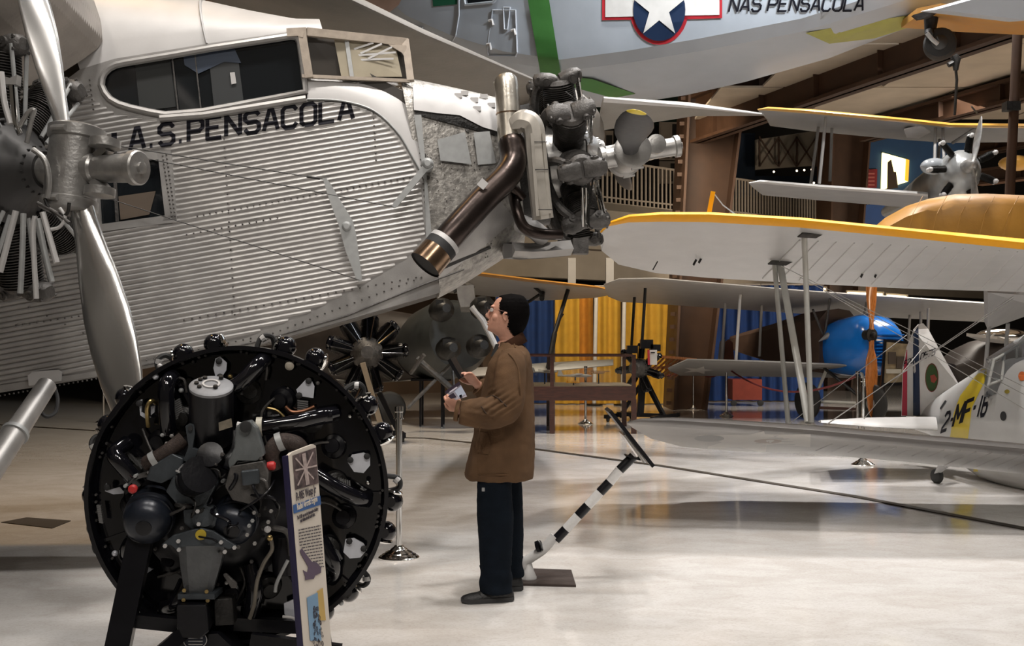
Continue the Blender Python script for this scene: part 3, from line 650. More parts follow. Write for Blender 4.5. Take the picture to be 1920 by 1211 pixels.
# ------------------------------------------------------------------ radial engines, shared meshes built about the origin (cylinder along +Z, thrust +X)
def cyl_meshes(mt_fin, mt_box, R=.60, r0=.22, s_=1.0, chrome_rod=None):
    L_ = R-r0; nf = 22
    m = MB(); prof = [(0, .072*s_)]
    for i in range(nf):
        h = L_*(.05+.74*i/nf); rr_ = (.094 if i < 11 else .112-.0008*i)*s_; prof += [(h, .074*s_), (h+.001, rr_), (h+L_*.010, rr_), (h+L_*.012, .074*s_)]
    prof += [(L_*.80, .088*s_), (L_*.86, .07*s_), (L_*.88, .02)]
    m.lathe((0, 0, r0), (0, 0, 1), prof, 20); barrel = m.mesh('engine_cylinder', mt_fin, 40, V((0, 0, 0)))[0]
    m = MB()
    for x, sx in ((.01, 1), (-.01, -1)):
        rows = []
        for t, hw, zl, zt in ((0, .050, .74, .93), (.03, .056, .73, .97), (.08, .056, .74, 1.0), (.12, .046, .77, .99), (.135, .030, .81, .95)):
            cz = r0+L_*(zl+zt)/2; hz = L_*(zt-zl)/2; rows.append([V((x+sx*t*s_, math.copysign(abs(math.cos(a))**.7, math.cos(a))*hw*s_+.012*sx*0, cz+math.copysign(abs(math.sin(a))**.7, math.sin(a))*hz)) for a in [2*PI*k_/16 for k_ in range(16)]])
        m.loft(rows)
        for yy in (-1, 1): m.cyl((x+sx*.07*s_, yy*.040*s_, r0+L_*.88), (x+sx*.07*s_, yy*.066*s_, r0+L_*.88), .024*s_, 12); m.cyl((x+sx*.07*s_, yy*.066*s_, r0+L_*.88), (x+sx*.07*s_, yy*.072*s_, r0+L_*.88), .011*s_, 6)
        for z_ in (.80, .95): m.cyl((x+sx*.115*s_, -.05*s_, r0+L_*z_), (x+sx*.115*s_, .05*s_, r0+L_*z_), .008*s_, 6)
    box = m.mesh('rocker_box', mt_box, 40, V((0, 0, 0)))[0]
    m = MB()
    for y in (-.035, .035): m.cyl((.14*s_, y*.6, r0*.9), (.115*s_, y*1.4, r0+L_*.86), .0095*s_, 8)
    rod = m.mesh('pushrod_tube', chrome_rod or mt_box, 40, V((0, 0, 0)))[0]
    m = MB(); m.tube(spline([V((-.16*s_, .04, r0*.9)), V((-.15*s_, .06, r0+L_*.4)), V((-.12*s_, .07, r0+L_*.7)), V((-.06*s_, .03, r0+L_*.85))], 4), .026*s_, 8)
    pipe = m.mesh('intake_pipe', mt_fin, 40, V((0, 0, 0)))[0]
    return barrel, box, rod, pipe
def radial(parent, c, ax, n, ms, mt_case, rcase=.24, lcase=.32, phase=0, hubr=.09, up=(0, 0, 1), s_=1.0, rods=True, pipes=True, case=True):
    ax = V(ax).normalized(); z = V(up); z = (z-ax*z.dot(ax)).normalized(); y = z.cross(ax)
    if case:
        put('crankcase', MB().lathe(c, ax, [(-.20*s_, rcase*.7), (-.14*s_, rcase), (.05*s_, rcase*1.02), (.09*s_, rcase*1.06), (.11*s_, rcase*.96), (lcase*.6, rcase*.86), (lcase*.85, rcase*.62), (lcase, hubr*1.35), (lcase+.05, hubr)], 28), mt_case, parent)
        m = MB()
        for k_ in range(18):
            t = 2*PI*k_/18; q = c+ax*.10*s_+(z*math.cos(t)+y*math.sin(t))*rcase*1.0; m.cyl(q, q+ax*.025, .008, 6)
            q = c+ax*lcase+(z*math.cos(t)+y*math.sin(t))*hubr*1.25; m.cyl(q-ax*.01, q+ax*.02, .006, 6)
        put('case_bolts', m, mt_case, parent, kind='stuff')
    for k_ in range(n):
        t = phase+2*PI*k_/n; zz = z*math.cos(t)+y*math.sin(t); yy = zz.cross(ax)
        mt = Matrix(((ax.x, yy.x, zz.x, c.x), (ax.y, yy.y, zz.y, c.y), (ax.z, yy.z, zz.z, c.z), (0, 0, 0, 1)))
        b = put_m('engine_cylinder', ms[0], parent, mt); bi = Matrix.Identity(4)
        for nm, me, on in (('rocker_box', ms[1], True), ('pushrod_tube', ms[2], rods), ('intake_pipe', ms[3], pipes)):
            if on: o = bpy.data.objects.new(nm, me); C.objects.link(o); o.parent = b
# nose engine
nc = P(1062, 300, 7.72)
ms1 = cyl_meshes(eng_gry, eng_gry, .62, .22, 1.12, chrome)
radial(tri, nc, TF, 9, ms1, hub_m, .25, .22, .25, s_=1.12)
put('engine_back_plate', MB().lathe(nc-TF*.20, TF, [(-.30, .40), (0, .42), (.02, .36)], 28), eng_dk, tri)
put('mount_plate', MB().lathe(nc-TF*.42, TF, [(-.05, .50), (0, .50), (.02, .45)], 28), alu, tri)
# exhaust collector: pale upper drum, dark Y-pipe and tail pipe
d_ = 7.0
put('exhaust_collector', MB().tube(spline([P(948, 152, 7.15), P(950, 165, 7.12), P(953, 215, 7.05), P(956, 268, 7.0)], 5), [.055]+[.075]*14+[.076], 22), stack_m, tri)
m = MB().lathe(P(947, 157, 7.15), P(948, 150, 7.15)-P(947, 158, 7.15), [(0, .075), (.01, .07), (.03, .045), (.035, .01)], 22); put('collector_cap', m, stack_m, tri)
put('collector_seam', MB().lathe(P(953, 214, 7.05), P(950, 165, 7.05)-P(953, 214, 7.05), [(0, .079), (.008, .079)], 22, cap=False), exh_tip, tri)
tp = spline([P(958, 262, 7.0), P(963, 300, 6.95), P(948, 332, 6.88), P(905, 375, 6.8), P(855, 430, 6.7), P(822, 468, 6.66)], 6)
put('exhaust_pipe', MB().tube(tp, [.078, .084, .088]+[.086]*(len(tp)-3), 24), exh, tri)
a, b = P(830, 459, 6.67), P(797, 497, 6.62)
tip = put('exhaust_tip', MB().tube([a, a.lerp(b, .25), a.lerp(b, .3), b], [.094, .092, .10, .104], 24, cap=False), exh_tip, tri); put('pipe_mouth', MB().lathe(b-(b-a).normalized()*.012, b-a, [(0, .098), (.002, .097)], 24), blk_soft, tip)
put('pipe_bore', MB().tube([a, b+(a-b)*.02], .1, 24, cap=False), blk_soft, tip)
put('clamp_band', MB().lathe(P(836, 452, 6.68), b-a, [(0, .098), (.03, .099)], 24), alu_b, tip); put('pipe_plate', MB().box(P(905, 345, 6.72), (.05, .01, .05), Matrix.Rotation(.7, 3, 'Y')), alu_b, tri, None)
# intake duct: square-shouldered pale pipe
q = spline([P(975, 248, 7.0), P(972, 232, 6.98), P(984, 226, 6.96), P(1000, 240, 6.96), P(1006, 300, 6.96), P(1013, 370, 6.98), P(1018, 410, 7.0)], 6)
duct_m = M('pale_duct_metal', (.52, .49, .44), .35, .5, .15, 9, .05, 50)
put('intake_duct', MB().tube(q, [.045]*4+[.068]*(len(q)-4), 8, up=(0, 1, 0)), duct_m, tri, 25)
a, b = P(997, 250, 6.88), P(1008, 405, 6.92); put('duct_flange', MB().bar(a, b, .02, .02, up=TW), duct_m, tri, None); a, b = P(1019, 250, 6.9), P(1030, 400, 6.95); put('duct_flange', MB().bar(a, b, .02, .02, up=TW), duct_m, tri, None)
for y in (266, 318, 393): put('duct_wire', MB().bar(P(998+(y-250)*.08, y, 6.88), P(1024+(y-250)*.08, y, 6.90), .004, .006), eng_gry, tri, None)
put('lower_pipe', MB().tube(spline([P(960, 352, 7.1), P(968, 390, 7.0), P(982, 425, 6.98), P(1012, 438, 7.0), P(1050, 440, 7.1)]), .035, 12), exh, tri)
put('lower_pipe', MB().tube(spline([P(935, 330, 7.05), P(962, 352, 7.02), P(980, 372, 7.05)]), .03, 12), exh, tri)
put('cowl_scoop', MB().loft([[P(x+sx, y+sy, 7.2+dz) for sx, sy, dz in ((-8, -14, 0), (8, -16, 0), (14, 0, -.1), (8, 13, 0), (-8, 15, 0), (-12, 0, .3))] for x, y in ((952, 470), (985, 472), (1020, 470), (1062, 466))]), alu, tri, 40)
put('cowl_bracket', MB().box(P(1088, 462, 7.3), (.10, .12, .10)), eng_gry, tri, None)
put('carburettor_duct', MB().tube(spline([P(975, 418, 7.2), P(1000, 430, 7.15), P(1020, 446, 7.2)]), .06, 14), alu_b, tri)
# wires and small fittings in front of the cylinders
rr = random.Random(5)
for pl in ([(1075, 180), (1082, 215), (1078, 212)], [(1060, 172), (1080, 190), (1082, 214), (1074, 222)], [(1092, 288), (1105, 310), (1112, 332), (1090, 330), (1060, 330)], [(1112, 332), (1106, 380), (1104, 420), (1112, 428)], [(1085, 270), (1098, 262), (1100, 285)], [(1090, 350), (1102, 352), (1104, 365)], [(1085, 300), (1108, 330)]):
    put('ignition_wire', MB().tube(spline([P(x, y, 7.25) for x, y in pl], 5), .006, 6), eng_dk, tri)
put('oil_tube', MB().cyl(P(1092, 352, 7.2), P(1094, 425, 7.25), .013, 10), chrome, tri); put('oil_tube', MB().cyl(P(1099, 352, 7.3), P(1100, 420, 7.35), .012, 10), chrome, tri)
# propeller hubs and blades
def blade(parent, a, b, wdir, mats, wr, n=18, name='propeller_blade', tw=1.1, thick=.2, tipc=True):
    """a blade from root a to tip b; wdir the chord direction at mid span"""
    a, b = V(a), V(b); ax = (b-a).normalized(); wd = V(wdir); wd = (wd-ax*wd.dot(ax)).normalized(); nd = ax.cross(wd); secs = []
    for i, (t, cw) in enumerate(wr):
        an = (.5-t)*tw; c = wd*math.cos(an)+nd*math.sin(an); q = ax.cross(c); th = cw*(thick+max(0, .8*(1-t*4)))
        secs.append([a.lerp(b, t)+c*math.cos(2*PI*k_/n)*cw/2+q*math.sin(2*PI*k_/n)*th/2 for k_ in range(n)])
    mb = MB().loft(secs)
    nq = len(wr)-1; mb.mi = [0]*len(mb.mi)
    if len(mats) > 1:
        for f in range(len(mb.f)):
            if len(mb.f[f]) == 4 and f//n >= nq-2: mb.mi[f] = 1
    return put(name, mb, mats, parent, 60)
WR = [(0, .10), (.05, .10), (.12, .105), (.22, .13), (.35, .175), (.5, .215), (.62, .225), (.75, .21), (.86, .17), (.9, .15), (.95, .11), (.985, .06), (1, .01)]
def hub(parent, c, ax, bd, s_, mt):
    ax = V(ax).normalized(); bd = V(bd); bd = (bd-ax*bd.dot(ax)).normalized(); sd = ax.cross(bd)
    h = put('propeller_hub', MB().lathe(c-bd*.17*s_, bd, [(0, .088*s_), (.012, .108*s_), (.05*s_, .108*s_), (.055*s_, .098*s_), (.285*s_, .098*s_), (.29*s_, .108*s_), (.33*s_, .108*s_), (.34*s_, .085*s_)], 28), mt, parent)
    put('piston_cylinder', MB().lathe(c+ax*.06*s_, ax, [(0, .06*s_), (.05*s_, .06*s_), (.06*s_, .052*s_), (.22*s_, .056*s_), (.225*s_, .066*s_), (.252*s_, .066*s_), (.258*s_, .060*s_), (.260*s_, .022*s_), (.272*s_, .022*s_), (.274*s_, .01*s_)], 24), mt, h)
    for s1 in (-1, 1): put('counterweight', MB().lathe(c+ax*.155*s_+bd*s1*.075*s_-sd*.02, bd*s1, [(0, .045*s_), (.004, .058*s_), (.034*s_, .058*s_), (.038*s_, .045*s_)], 22).bar(c+ax*.06*s_, c+ax*.16*s_+bd*s1*.08*s_, .05*s_, .03*s_), mt, h)
    put('spider_collar', MB().lathe(c-ax*.17*s_, ax, [(0, .075*s_), (.03, .075*s_), (.035, .06*s_), (.12*s_, .06*s_)], 22), mt, h)
    for s1 in (-1, 1):
        for s2 in (-1, 1): put('clamp_bolt', MB().cyl(c+bd*s1*.135*s_+sd*s2*.105*s_-ax*.03, c+bd*s1*.135*s_+sd*s2*.105*s_+ax*.05, .012*s_, 8), mt, h)
    return h
hc = P(1178, 290, 7.50)
put('prop_shaft', MB().lathe(nc+TF*.2, TF, [(0, .10), (.04, .08), (.05, .05), ((hc-nc).length-.2, .05)], 20), hub_m, tri)
bd = V((.03, -1, .02))
hub(tri, hc, TF, bd, 1.12, hub_m)
blade(tri, hc+bd*.10, hc+V((-.085, -1.28, .035)), TF*.97-TU*.15, [dkblade, yel_b], [(t, w_*1.05) for t, w_ in WR], tw=.5)
blade(tri, hc-bd*.10, hc-V((-.085, -1.28, .035)), TU-TF*.4, [dkblade, yel_b], WR, tw=.7)
# starboard wing engine close to the camera, at the left edge
ec = P(-8, 322, 5.45); eh = P(137, 318, 5.28); eax = (eh-ec).normalized()
ms2 = cyl_meshes(eng_gry, eng_gry, .66, .25, 1.1, alu_l)
radial(tri, ec, eax, 9, ms2, M('black_crankcase', (.022, .021, .021), .5, .1, .2, 12, .04), .24, .26, .0, s_=1.1)
put('prop_shaft', MB().cyl(ec+eax*.2, eh, .045, 20), hub_m, tri)
bd2 = (P(222, 700, 5.05)-P(60, 0, 5.5)).normalized()
hub(tri, eh, eax, bd2, 1.22, hub_m)
blade(tri, eh+bd2*.12, eh+bd2*1.36, TF*.92+TW*.25, [blade_m, yel_b], [(t, w_*1.10) for t, w_ in WR], tw=-.55, n=28, thick=.24)
blade(tri, eh-bd2*.12, eh-bd2*1.36, TF*.8-TW*.5, [blade_m, yel_b], [(t, w_*.72) for t, w_ in WR], tw=-.9, n=28, thick=.24)
for pl, r_, mt in (([(0, 140), (18, 146), (32, 140), (30, 158), (0, 158)], 0, alu), ):
    put('rocker_bracket', MB().slab([P(x, y, 5.2) for x, y in pl], (0, .05, 0)), mt, tri, None)
for pl, r_, mt in (([(2, 135), (8, 190), (20, 232)], .014, alu_b), ([(22, 160), (28, 225), (38, 252)], .013, chrome), ([(36, 238), (52, 212), (64, 206), (60, 222), (50, 268)], .011, hub_m), ([(30, 395), (0, 510)], .014, alu_b), ([(44, 400), (42, 470), (38, 550)], .013, alu_l), ([(66, 405), (62, 440), (68, 560)], .012, alu_b), ([(72, 410), (86, 480), (98, 528)], .012, alu_l), ([(80, 398), (106, 492)], .014, alu_b), ([(96, 430), (112, 425), (122, 408), (112, 390)], .008, alu_b), ([(70, 380), (104, 398), (130, 418)], .009, eng_gry), ([(62, 280), (84, 300), (92, 340), (88, 372)], .013, hub_m), ([(84, 372), (96, 395), (124, 402), (130, 380)], .008, eng_dk)):
    put('engine_tube', MB().tube(spline([P(x, y, 5.12) for x, y in pl], 5), r_, 10), mt, tri)
# ================================================================== other aircraft
def wing(parent, secs, mats, name='wing', band=.16, smooth=50, up=V((0, 0, 1)), thick=None):
    """secs: (leading point, trailing point, thickness); a second material covers the leading edge band"""
    rows = [airfoil(a, b, t, 13, t*.15, up) for a, b, t in secs]; n = len(rows[0]); mb = MB().loft(rows)
    if len(mats) > 1:
        xs = [(1-math.cos(PI*i/12))/2 for i in range(13)]; xs = xs+xs[-2:0:-1]
        for f in range((len(rows)-1)*n):
            k = f % n; x = (xs[k]+xs[(k+1) % n])/2
            if x < band: mb.mi[f] = 1
    return put(name, mb, mats, parent, smooth)
# ---- grey aircraft hung from the roof, seen from below, with star insignia
ga_ = thing('grey_aircraft', 'light grey hanging aircraft with star roundel, green band and NAS Pensacola lettering', 'aircraft', (1.5, 13.5, 5.0))
GO = V((.6, 14, 4.80)); GA = V((.88, -.47, .035)).normalized(); GB = V((.47, .88, 0)).normalized()
def GP(t, b, z): return GO+GA*t+GB*b+V((0, 0, z))
secs = []
for t, zc, wd, zk in ((-3.3, 1.9, .5, 1.5), (-2.9, 1.55, .9, 1.0), (-2.3, 1.0, 1.4, .50), (-1.6, .62, 1.9, .15), (-.8, .28, 2.2, -.05), (0, .05, 2.3, -.12), (.9, .02, 2.2, -.10), (1.8, .02, 1.95, -.05), (3.0, .05, 1.5, .0), (4.2, .22, 1.1, .12), (5.4, .55, .75, .42), (7, .95, .5, .85)):
    tp = 3.2 if t < 3 else 3.2-(t-3)*.3
    secs.append([GP(t, b, z) for b, z in ((0, tp), (-.04, 1.6+zc*.3), (-.03, zc+.35), (.0, zc+.12), (.10, zc), (wd*.35, zk), (wd*.7, zk), (wd-.05, zc), (wd, zc+.3), (wd, tp))])
gh = put('fuselage', MB().loft(secs), grey_pl, ga_, 22)
gb = bvh_of([gh]); GD = 22
def gdec(name, polys, mat, off=.012, cut=12): return decal(name, polys, gb, mat, ga_, off, cut, 0, 14, cut)
gdec('green_band', [([(988, -10), (1028, -10), (1052, 142), (1014, 142)], 0), ([(1014, 142), (1052, 142), (1110, 148), (1192, 176), (1150, 184), (1060, 160)], 0)], green_b, .035, 7)
gdec('belly_patch', [([(1510, 62), (1600, 44), (1725, 26), (1722, 46), (1640, 72), (1555, 82)], 0)], olive_y, .04, 5)
X, Y = 1236, 18
gdec('roundel_red', [([(1129, -40), (1354, -40), (1354, 34), (1296, 36), (1180, 37), (1129, 38)], 0), (disc(X, Y, 55, 66), 0)], red_p, .012, 8)
gdec('roundel_white', [([(1135, -40), (1349, -40), (1349, 28), (1290, 29), (1185, 31), (1135, 32)], 0)], white_p, .020, 8)
gdec('roundel_blue', [(disc(X, Y, 49, 59), 0)], navy, .028, 8)
gdec('roundel_star', [(star(X, Y-2, 51, 0, .382, 1, 1.13), 0)], white_p, .036, 8)
gdec('lettering', letters('NAS', 1366, 24, 1424, 23, 30, .95, .22, 1.2)+letters('PENSACOLA', 1438, 23, 1617, 22, 30, .95, .22, 1.2), letter_k, .014, 6)
def outl(name, pts, mat, r=.012, cl=True, off=.02):
    out = []
    for x, y in (pts+[pts[0]] if cl else pts):
        h = gb.ray_cast(V((0, 0, EYE)), (P(x, y, 1)-V((0, 0, EYE))).normalized())
        if h[0]: out.append(h[0]+h[1]*off*(1 if h[1].y < 0 else -1))
    return put(name, MB().tube(out, r, 6), mat, ga_)
outl('hatch_frame', [(925, 20), (968, 20), (971, 98), (968, 104), (918, 103), (915, 92)], grey_pl); outl('hatch_bracket', [(945, 15), (958, 15), (953, 56), (947, 56)], grey_pl)
for x, y in ((922, 40), (918, 84), (964, 58)): outl('hatch_bracket', [(x-4, y), (x+2, y-2), (x+4, y+8)], alu_b, .018, False)
outl('door_seam', [(862, -10), (862, 30), (856, 66), (844, 86)], grey_pl, .012, False); outl('step_handle', [(770, 52), (794, 50), (796, 60)], grey_pl, .01, False)
gdec('side_window', [([(810, -12), (858, -12), (857, 8), (812, 12)], 0)], M('green_tinted_glass', (.02, .09, .05), .15), .014)
gdec('side_window', [([(872, -12), (930, -12), (922, 3), (878, 8)], 0)], glass_d, .014); outl('window_rim', [(870, -8), (874, 10), (926, 5), (938, -8)], grey_pl, .02, False)
# tail wheel under the grey aircraft, and its orange tail plane
d_ = 11.2
wr_ = put('tail_wheel', MB().lathe(P(1765, 84, d_)-V((.05, .10, 0)), V((.35, 1, 0)), [(0, .09), (.01, .14), (.05, .158), (.13, .158), (.17, .14), (.18, .09)], 26), rubber, ga_)
put('wheel_hub', MB().lathe(P(1762, 84, d_)-V((.05, .13, 0)), V((.35, 1, 0)), [(0, .03), (.03, .075)], 18), M('dark_hub', (.05, .05, .05), .5, .4), wr_)
put('wheel_strut', MB().tube([P(1746, 34, d_), P(1744, 60, d_), P(1742, 66, d_-.1)], [.07, .055, .04], 12), eng_dk, ga_); put('wheel_fork', MB().tube([P(1738, 62, d_-.2), P(1748, 74, d_-.2), P(1758, 82, d_-.18)], .022, 8), alu_l, ga_)
put('wheel_bay', MB().slab([P(x, y, d_-.35) for x, y in ((1712, 28), (1752, 16), (1764, 20), (1745, 32), (1722, 36))], (0, .05, 0)), eng_dk, ga_, None)
put('tail_plane', MB().slab([P(1765, 22, 10.6), P(1930, 38, 10.0), P(1930, 66, 11.6), P(1800, 60, 12.2), P(1690, 52, 12.6), P(1720, 30, 11.4)], (0, 0, .08)), M('orange_tail_paint', (.42, .20, .03), .5, 0, .1, 5), ga_, None)
put('rear_fairing', MB().slab([P(1755, 18, 10.4), P(1930, -30, 9.6), P(1930, 38, 9.8)], (0, .4, .1)), grey_pl, ga_, None)
# ---- dark underside monoplane between the airliner and the grey aircraft
mo = thing('hanging_monoplane', 'dark grey hanging monoplane seen from below, right behind the airliner roof', 'aircraft', P(1040, 180, 10.2))
dkwing = M('dull_brown_grey_wing', (.20, .185, .165), .6, .1, .15, 3, .2, 30)
wing(mo, [(P(575, -40, 7.3), P(270, -60, 8.3), .22), (P(800, 66, 8.4), P(700, 150, 9.4), .20), (P(1006, 152, 9.6), P(1040, 262, 11.2), .12)], [dkwing, dkwing], band=.02)
wing(mo, [(P(1132, 184, 10.0), P(1120, 246, 11.8), .10), (P(1290, 198, 11.5), P(1300, 218, 12.2), .10), (P(1428, 214, 12.6), P(1434, 217, 13.0), .03)], [dkwing, alu_b], 'wing', band=.05)  # bright edge strip paints the light caught along the leading edge
mf = MB().loft([[P(1045, 236, 10.2)+V((0, t*3, 0))+V((math.cos(a)*.47*r, 0, math.sin(a)*.46*r)) for a in [2*PI*k/28 for k in range(28)]] for t, r in ((-.12, .05), (-.08, .5), (0, .8), (.15, 1), (.5, 1), (1, .8), (1.4, .5))])
put('fuselage', mf, dkwing, mo, 60)
dt = thing('hanging_pod', 'brown rounded hanging pod peeking out above the dark grey wing', 'pod', P(668, -10, 11.2)); dm_ = M('brown_dome_skin', (.20, .13, .10), .6, .1, .15, 5)
pc = P(668, -12, 11.2); put('pod_body', MB().tube([pc+V((x, 0, 0)) for x in (-1.9, -1.7, -1.2, -.5, 0, .3, .42, .47)], [.03, .12, .22, .28, .27, .20, .11, .02], 22), dm_, dt, 60)
put('pod_seam', MB().tube([pc+V((-.1+.12*math.cos(a)*0, math.sin(a)*.285, math.cos(a)*.285)) for a in [2*PI*k/20 for k in range(21)]], .008, 5, cap=False), eng_dk, dt)
for x in (-1.2, .1): put('hanger_cable', MB().cyl(pc+V((x, 0, .2)), V((pc.x+x, pc.y, 11.0)), .01, 6), eng_dk, dt)
# ---- big biplane at the right: yellow-edged upper wing
bi = thing('yellow_winged_biplane', 'silver biplane with bright yellow upper wing edge, tail marked 2-MF-16', 'aircraft', (4.2, 10.5, .4))
uL = [(1124, 438, 9.05, 1124, 450, 9.15, .03), (1142, 418, 8.95, 1128, 470, 9.9, .07), (1180, 406, 8.9, 1160, 496, 10.3, .12), (1240, 402, 8.85, 1230, 512, 10.5, .15), (1330, 402, 8.8, 1330, 521, 10.5, .15), (1500, 412, 8.7, 1500, 531, 10.4, .15), (1700, 432, 8.6, 1700, 541, 10.3, .15), (1930, 456, 8.5, 1930, 548, 10.2, .16), (2100, 475, 8.4, 2100, 558, 10.1, .16)]
upw = wing(bi, [(P(a, b, c), P(d, e, f), t) for a, b, c, d, e, f, t in uL], [silver_f, yel], 'upper_wing', band=.10)
lL = [(1176, 792, 8.9, 1186, 802, 9.2, .03), (1200, 788, 8.8, 1220, 822, 9.9, .07), (1260, 788, 8.75, 1280, 838, 10.2, .11), (1360, 794, 8.7, 1380, 846, 10.3, .13), (1520, 806, 8.6, 1540, 852, 10.2, .14), (1700, 822, 8.5, 1700, 866, 10.1, .14), (1930, 842, 8.4, 1930, 890, 10.0, .14), (2100, 858, 8.3, 2100, 905, 9.9, .14)]
lw = wing(bi, [(P(a, b, c), P(d, e, f), t) for a, b, c, d, e, f, t in lL], [silver_f, M('grey_leading_edge', (.21, .20, .195), .30, .35, .05, 4)], 'lower_wing', band=.17)
wb = bvh_of([lw]); decal('wing_star', [(star(1400, 829, 110, .3, .42, 1.0, .20), 0), ([(1300, 815), (1520, 814), (1519, 838), (1420, 830)], 0)], wb, M('faded_white_star', (.60, .58, .55), .5, 0, .05), bi, .012, 6, 0, 9)
decal('wing_star_disc', [(disc(1440, 827, 26, 4), 0)], wb, M('faded_brown_disc', (.42, .35, .31), .5, 0, .05), bi, .018, 6, 0, 9); decal('wing_star_disc', [(disc(1330, 822, 28, 6), 0)], wb, M('faded_grey_disc', (.33, .33, .33), .5, 0, .05), bi, .018, 6, 0, 9)
ub = bvh_of([upw]); m = MB()
def onto(bv, x, y, off=.01):
    h = bv.ray_cast(V((0, 0, EYE)), (P(x, y, 1)-V((0, 0, EYE))).normalized()); return None if h[0] is None else h[0]-(h[0]-V((0, 0, EYE))).normalized()*off
for i in range(20):
    x0 = 1500+i*34; pts = [onto(ub, x0+t*(-70), 450+i*1.8+t*72+0) for t in (0, .25, .5, .75, 1)]; pts = [p for p in pts if p]
    if len(pts) > 2: m.tube(pts, .0055, 4)
put('rib_tapes', m, silver_f, bi, kind='stuff')
m = MB()
for i in range(14):
    x0 = 1560+i*30; pts = [onto(wb, x0-t*60, 832+i*1.6+t*26, .006) for t in (0, .5, 1)]; pts = [p for p in pts if p]
    if len(pts) > 1: m.tube(pts, .005, 4)
put('rib_tapes', m, silver_f, bi, kind='stuff')
strut_m = M('strut_grey_paint', (.46, .46, .43), .42, .1, .06, 9)
for a, b, w_ in ((P(1508, 440, 8.95), P(1521, 792, 8.85), .075), (P(1452, 492, 9.8), P(1478, 796, 9.5), .07), (P(1462, 492, 9.8), P(1516, 792, 8.9), .06)):
    put('wing_strut', MB().tube([a, a.lerp(b, .15), a.lerp(b, .85), b], [w_*.55, w_*.5, w_*.5, w_*.55], 14, flat=.55), strut_m, bi)
for x, y, d in ((1452, 492, 9.75), (1508, 441, 8.9)):
    put('strut_fitting', MB().slab([P(x-12, y+4, d), P(x-2, y-4, d), P(x+38, y-3, d), P(x+22, y+6, d)], (0, .02, .01)), eng_gry, bi, None)
for a, b in (((1464, 498, 9.6), (1950, 740, 9.3)), ((1500, 520, 9.5), (1950, 755, 9.3)), ((1545, 545, 9.2), (1960, 790, 9.0)), ((1550, 795, 8.8), (1900, 560, 9.4)), ((1620, 785, 9.0), (1740, 640, 11.0)), ((1478, 796, 9.3), (1700, 628, 10.4)), ((1552, 795, 8.7), (1900, 555, 9.6))):
    put('flying_wire', MB().cyl(P(*a), P(*b), .0032, 6), silver_f, bi)
for x, y in ((1300, 497), (1310, 493), (1614, 520), (1640, 520)):
    q = P(x, y, 9.9); put('aileron_bracket', MB().bar(q, q+V((.03, .02, .05)), .006, .02), eng_dk, bi, None)
put('aileron_gap', MB().bar(P(1224, 506, 9.9), P(1233, 490, 9.9), .01, .01), eng_dk, bi, None)
put('mast', MB().bar(P(1329, 402, 8.95), P(1337, 359, 8.95), .035, .02), yel, bi, None); put('mast_wire', MB().tube([P(1338, 362, 8.95), P(1356, 385, 9.1), P(1382, 404, 9.3)], .005, 6), alu_l, bi)
put('wing_tip_lamp', MB().ball(P(1121, 437, 9.0), .022, 10, 8), M('dark_teal_lamp', (.01, .04, .05), .15), bi)
# fuselage, tail and fin
fs = []
for x, yt, yb, d, hw in ((1700, 775, 800, 13.2, .05), (1745, 752, 815, 12.8, .16), (1790, 722, 862, 12.3, .28), (1840, 690, 895, 11.8, .38), (1900, 672, 915, 11.3, .46), (1990, 660, 935, 10.6, .52)):
    a = P(x, yt, d); b = P(x, yb, d); c = (a+b)/2; hh = (a-b).length/2; side = V((.5, .85, 0)).normalized()
    fs.append([c+side*math.copysign(abs(math.cos(t))**.8, math.cos(t))*hw+V((0, 0, 1))*math.sin(t)*hh for t in [2*PI*k/32 for k in range(32)]])
fu = put('fuselage', MB().loft(fs), white_silver := M('painted_silver_fuselage', (.50, .50, .49), .35, .1, .05, 4, coat=.3), bi, 60)
fb = bvh_of([fu])
decal('yellow_band', [([(1800, 898), (1781, 822), (1788, 775), (1800, 742), (1826, 708), (1862, 672), (1854, 700), (1836, 735), (1822, 765), (1815, 822), (1838, 898)], 0)], fb, yel_b, bi, .006, 8, 0, 12, 8)
decal('lettering', letters('2-', 1764, 812, 1784, 803, 40, 1.25, .25, 1.2, 36)+letters('MF', 1785, 803, 1816, 790, 46, 1.2, .25, 1.0)+letters('-16', 1818, 788, 1846, 780, 46, 1.25, .25, 1.0), fb, letter_k, bi, .010, 5, 0, 12, 5)
decal('hand_hole', [(disc(1881, 780, 6, 9, 14), 0)], fb, blk_soft, bi, .008, 6, 0, 12)
decal('hand_hole', [([(1762, 765), (1772, 750), (1775, 752), (1764, 768)], 0)], fb, blk_soft, bi, .008, 6, 0, 12)
decal('orange_badge', [(disc(1916, 705, 7, 9, 12), 0)], fb, M('orange_badge', (.5, .12, .03), .5), bi, .008, 6, 0, 11); decal('small_badge', [(disc(1888, 734, 5, 4, 10), 0)], fb, M('ochre_badge', (.28, .22, .03), .5), bi, .008, 6, 0, 11)
fd = 12.9
put('rudder', MB().slab([P(1690, 780, fd), P(1692, 690, fd), P(1700, 650, fd), P(1712, 620, fd), P(1716, 780, fd)], (.02, .05, 0)), white_p, bi, None)
fin = put('tail_fin', MB().slab([P(1716, 780, fd-.01), P(1713, 618, fd-.01), P(1722, 608, fd-.01), P(1731, 606, fd-.01), P(1740, 616, fd-.01), P(1802, 728, fd-.5), P(1760, 770, fd-.3), P(1740, 782, fd-.1)], (.02, .07, 0)), white_p, bi, None)
tb = bvh_of([fin, bpy.data.objects['rudder']])
decal('rudder_red', [([(1691, 779), (1693, 700), (1700, 656), (1701, 656), (1701, 779)], 0)], tb, M('crimson_stripe', (.40, .02, .05), .5, 0, .05), bi, .006, 4, 0, 12, 4)
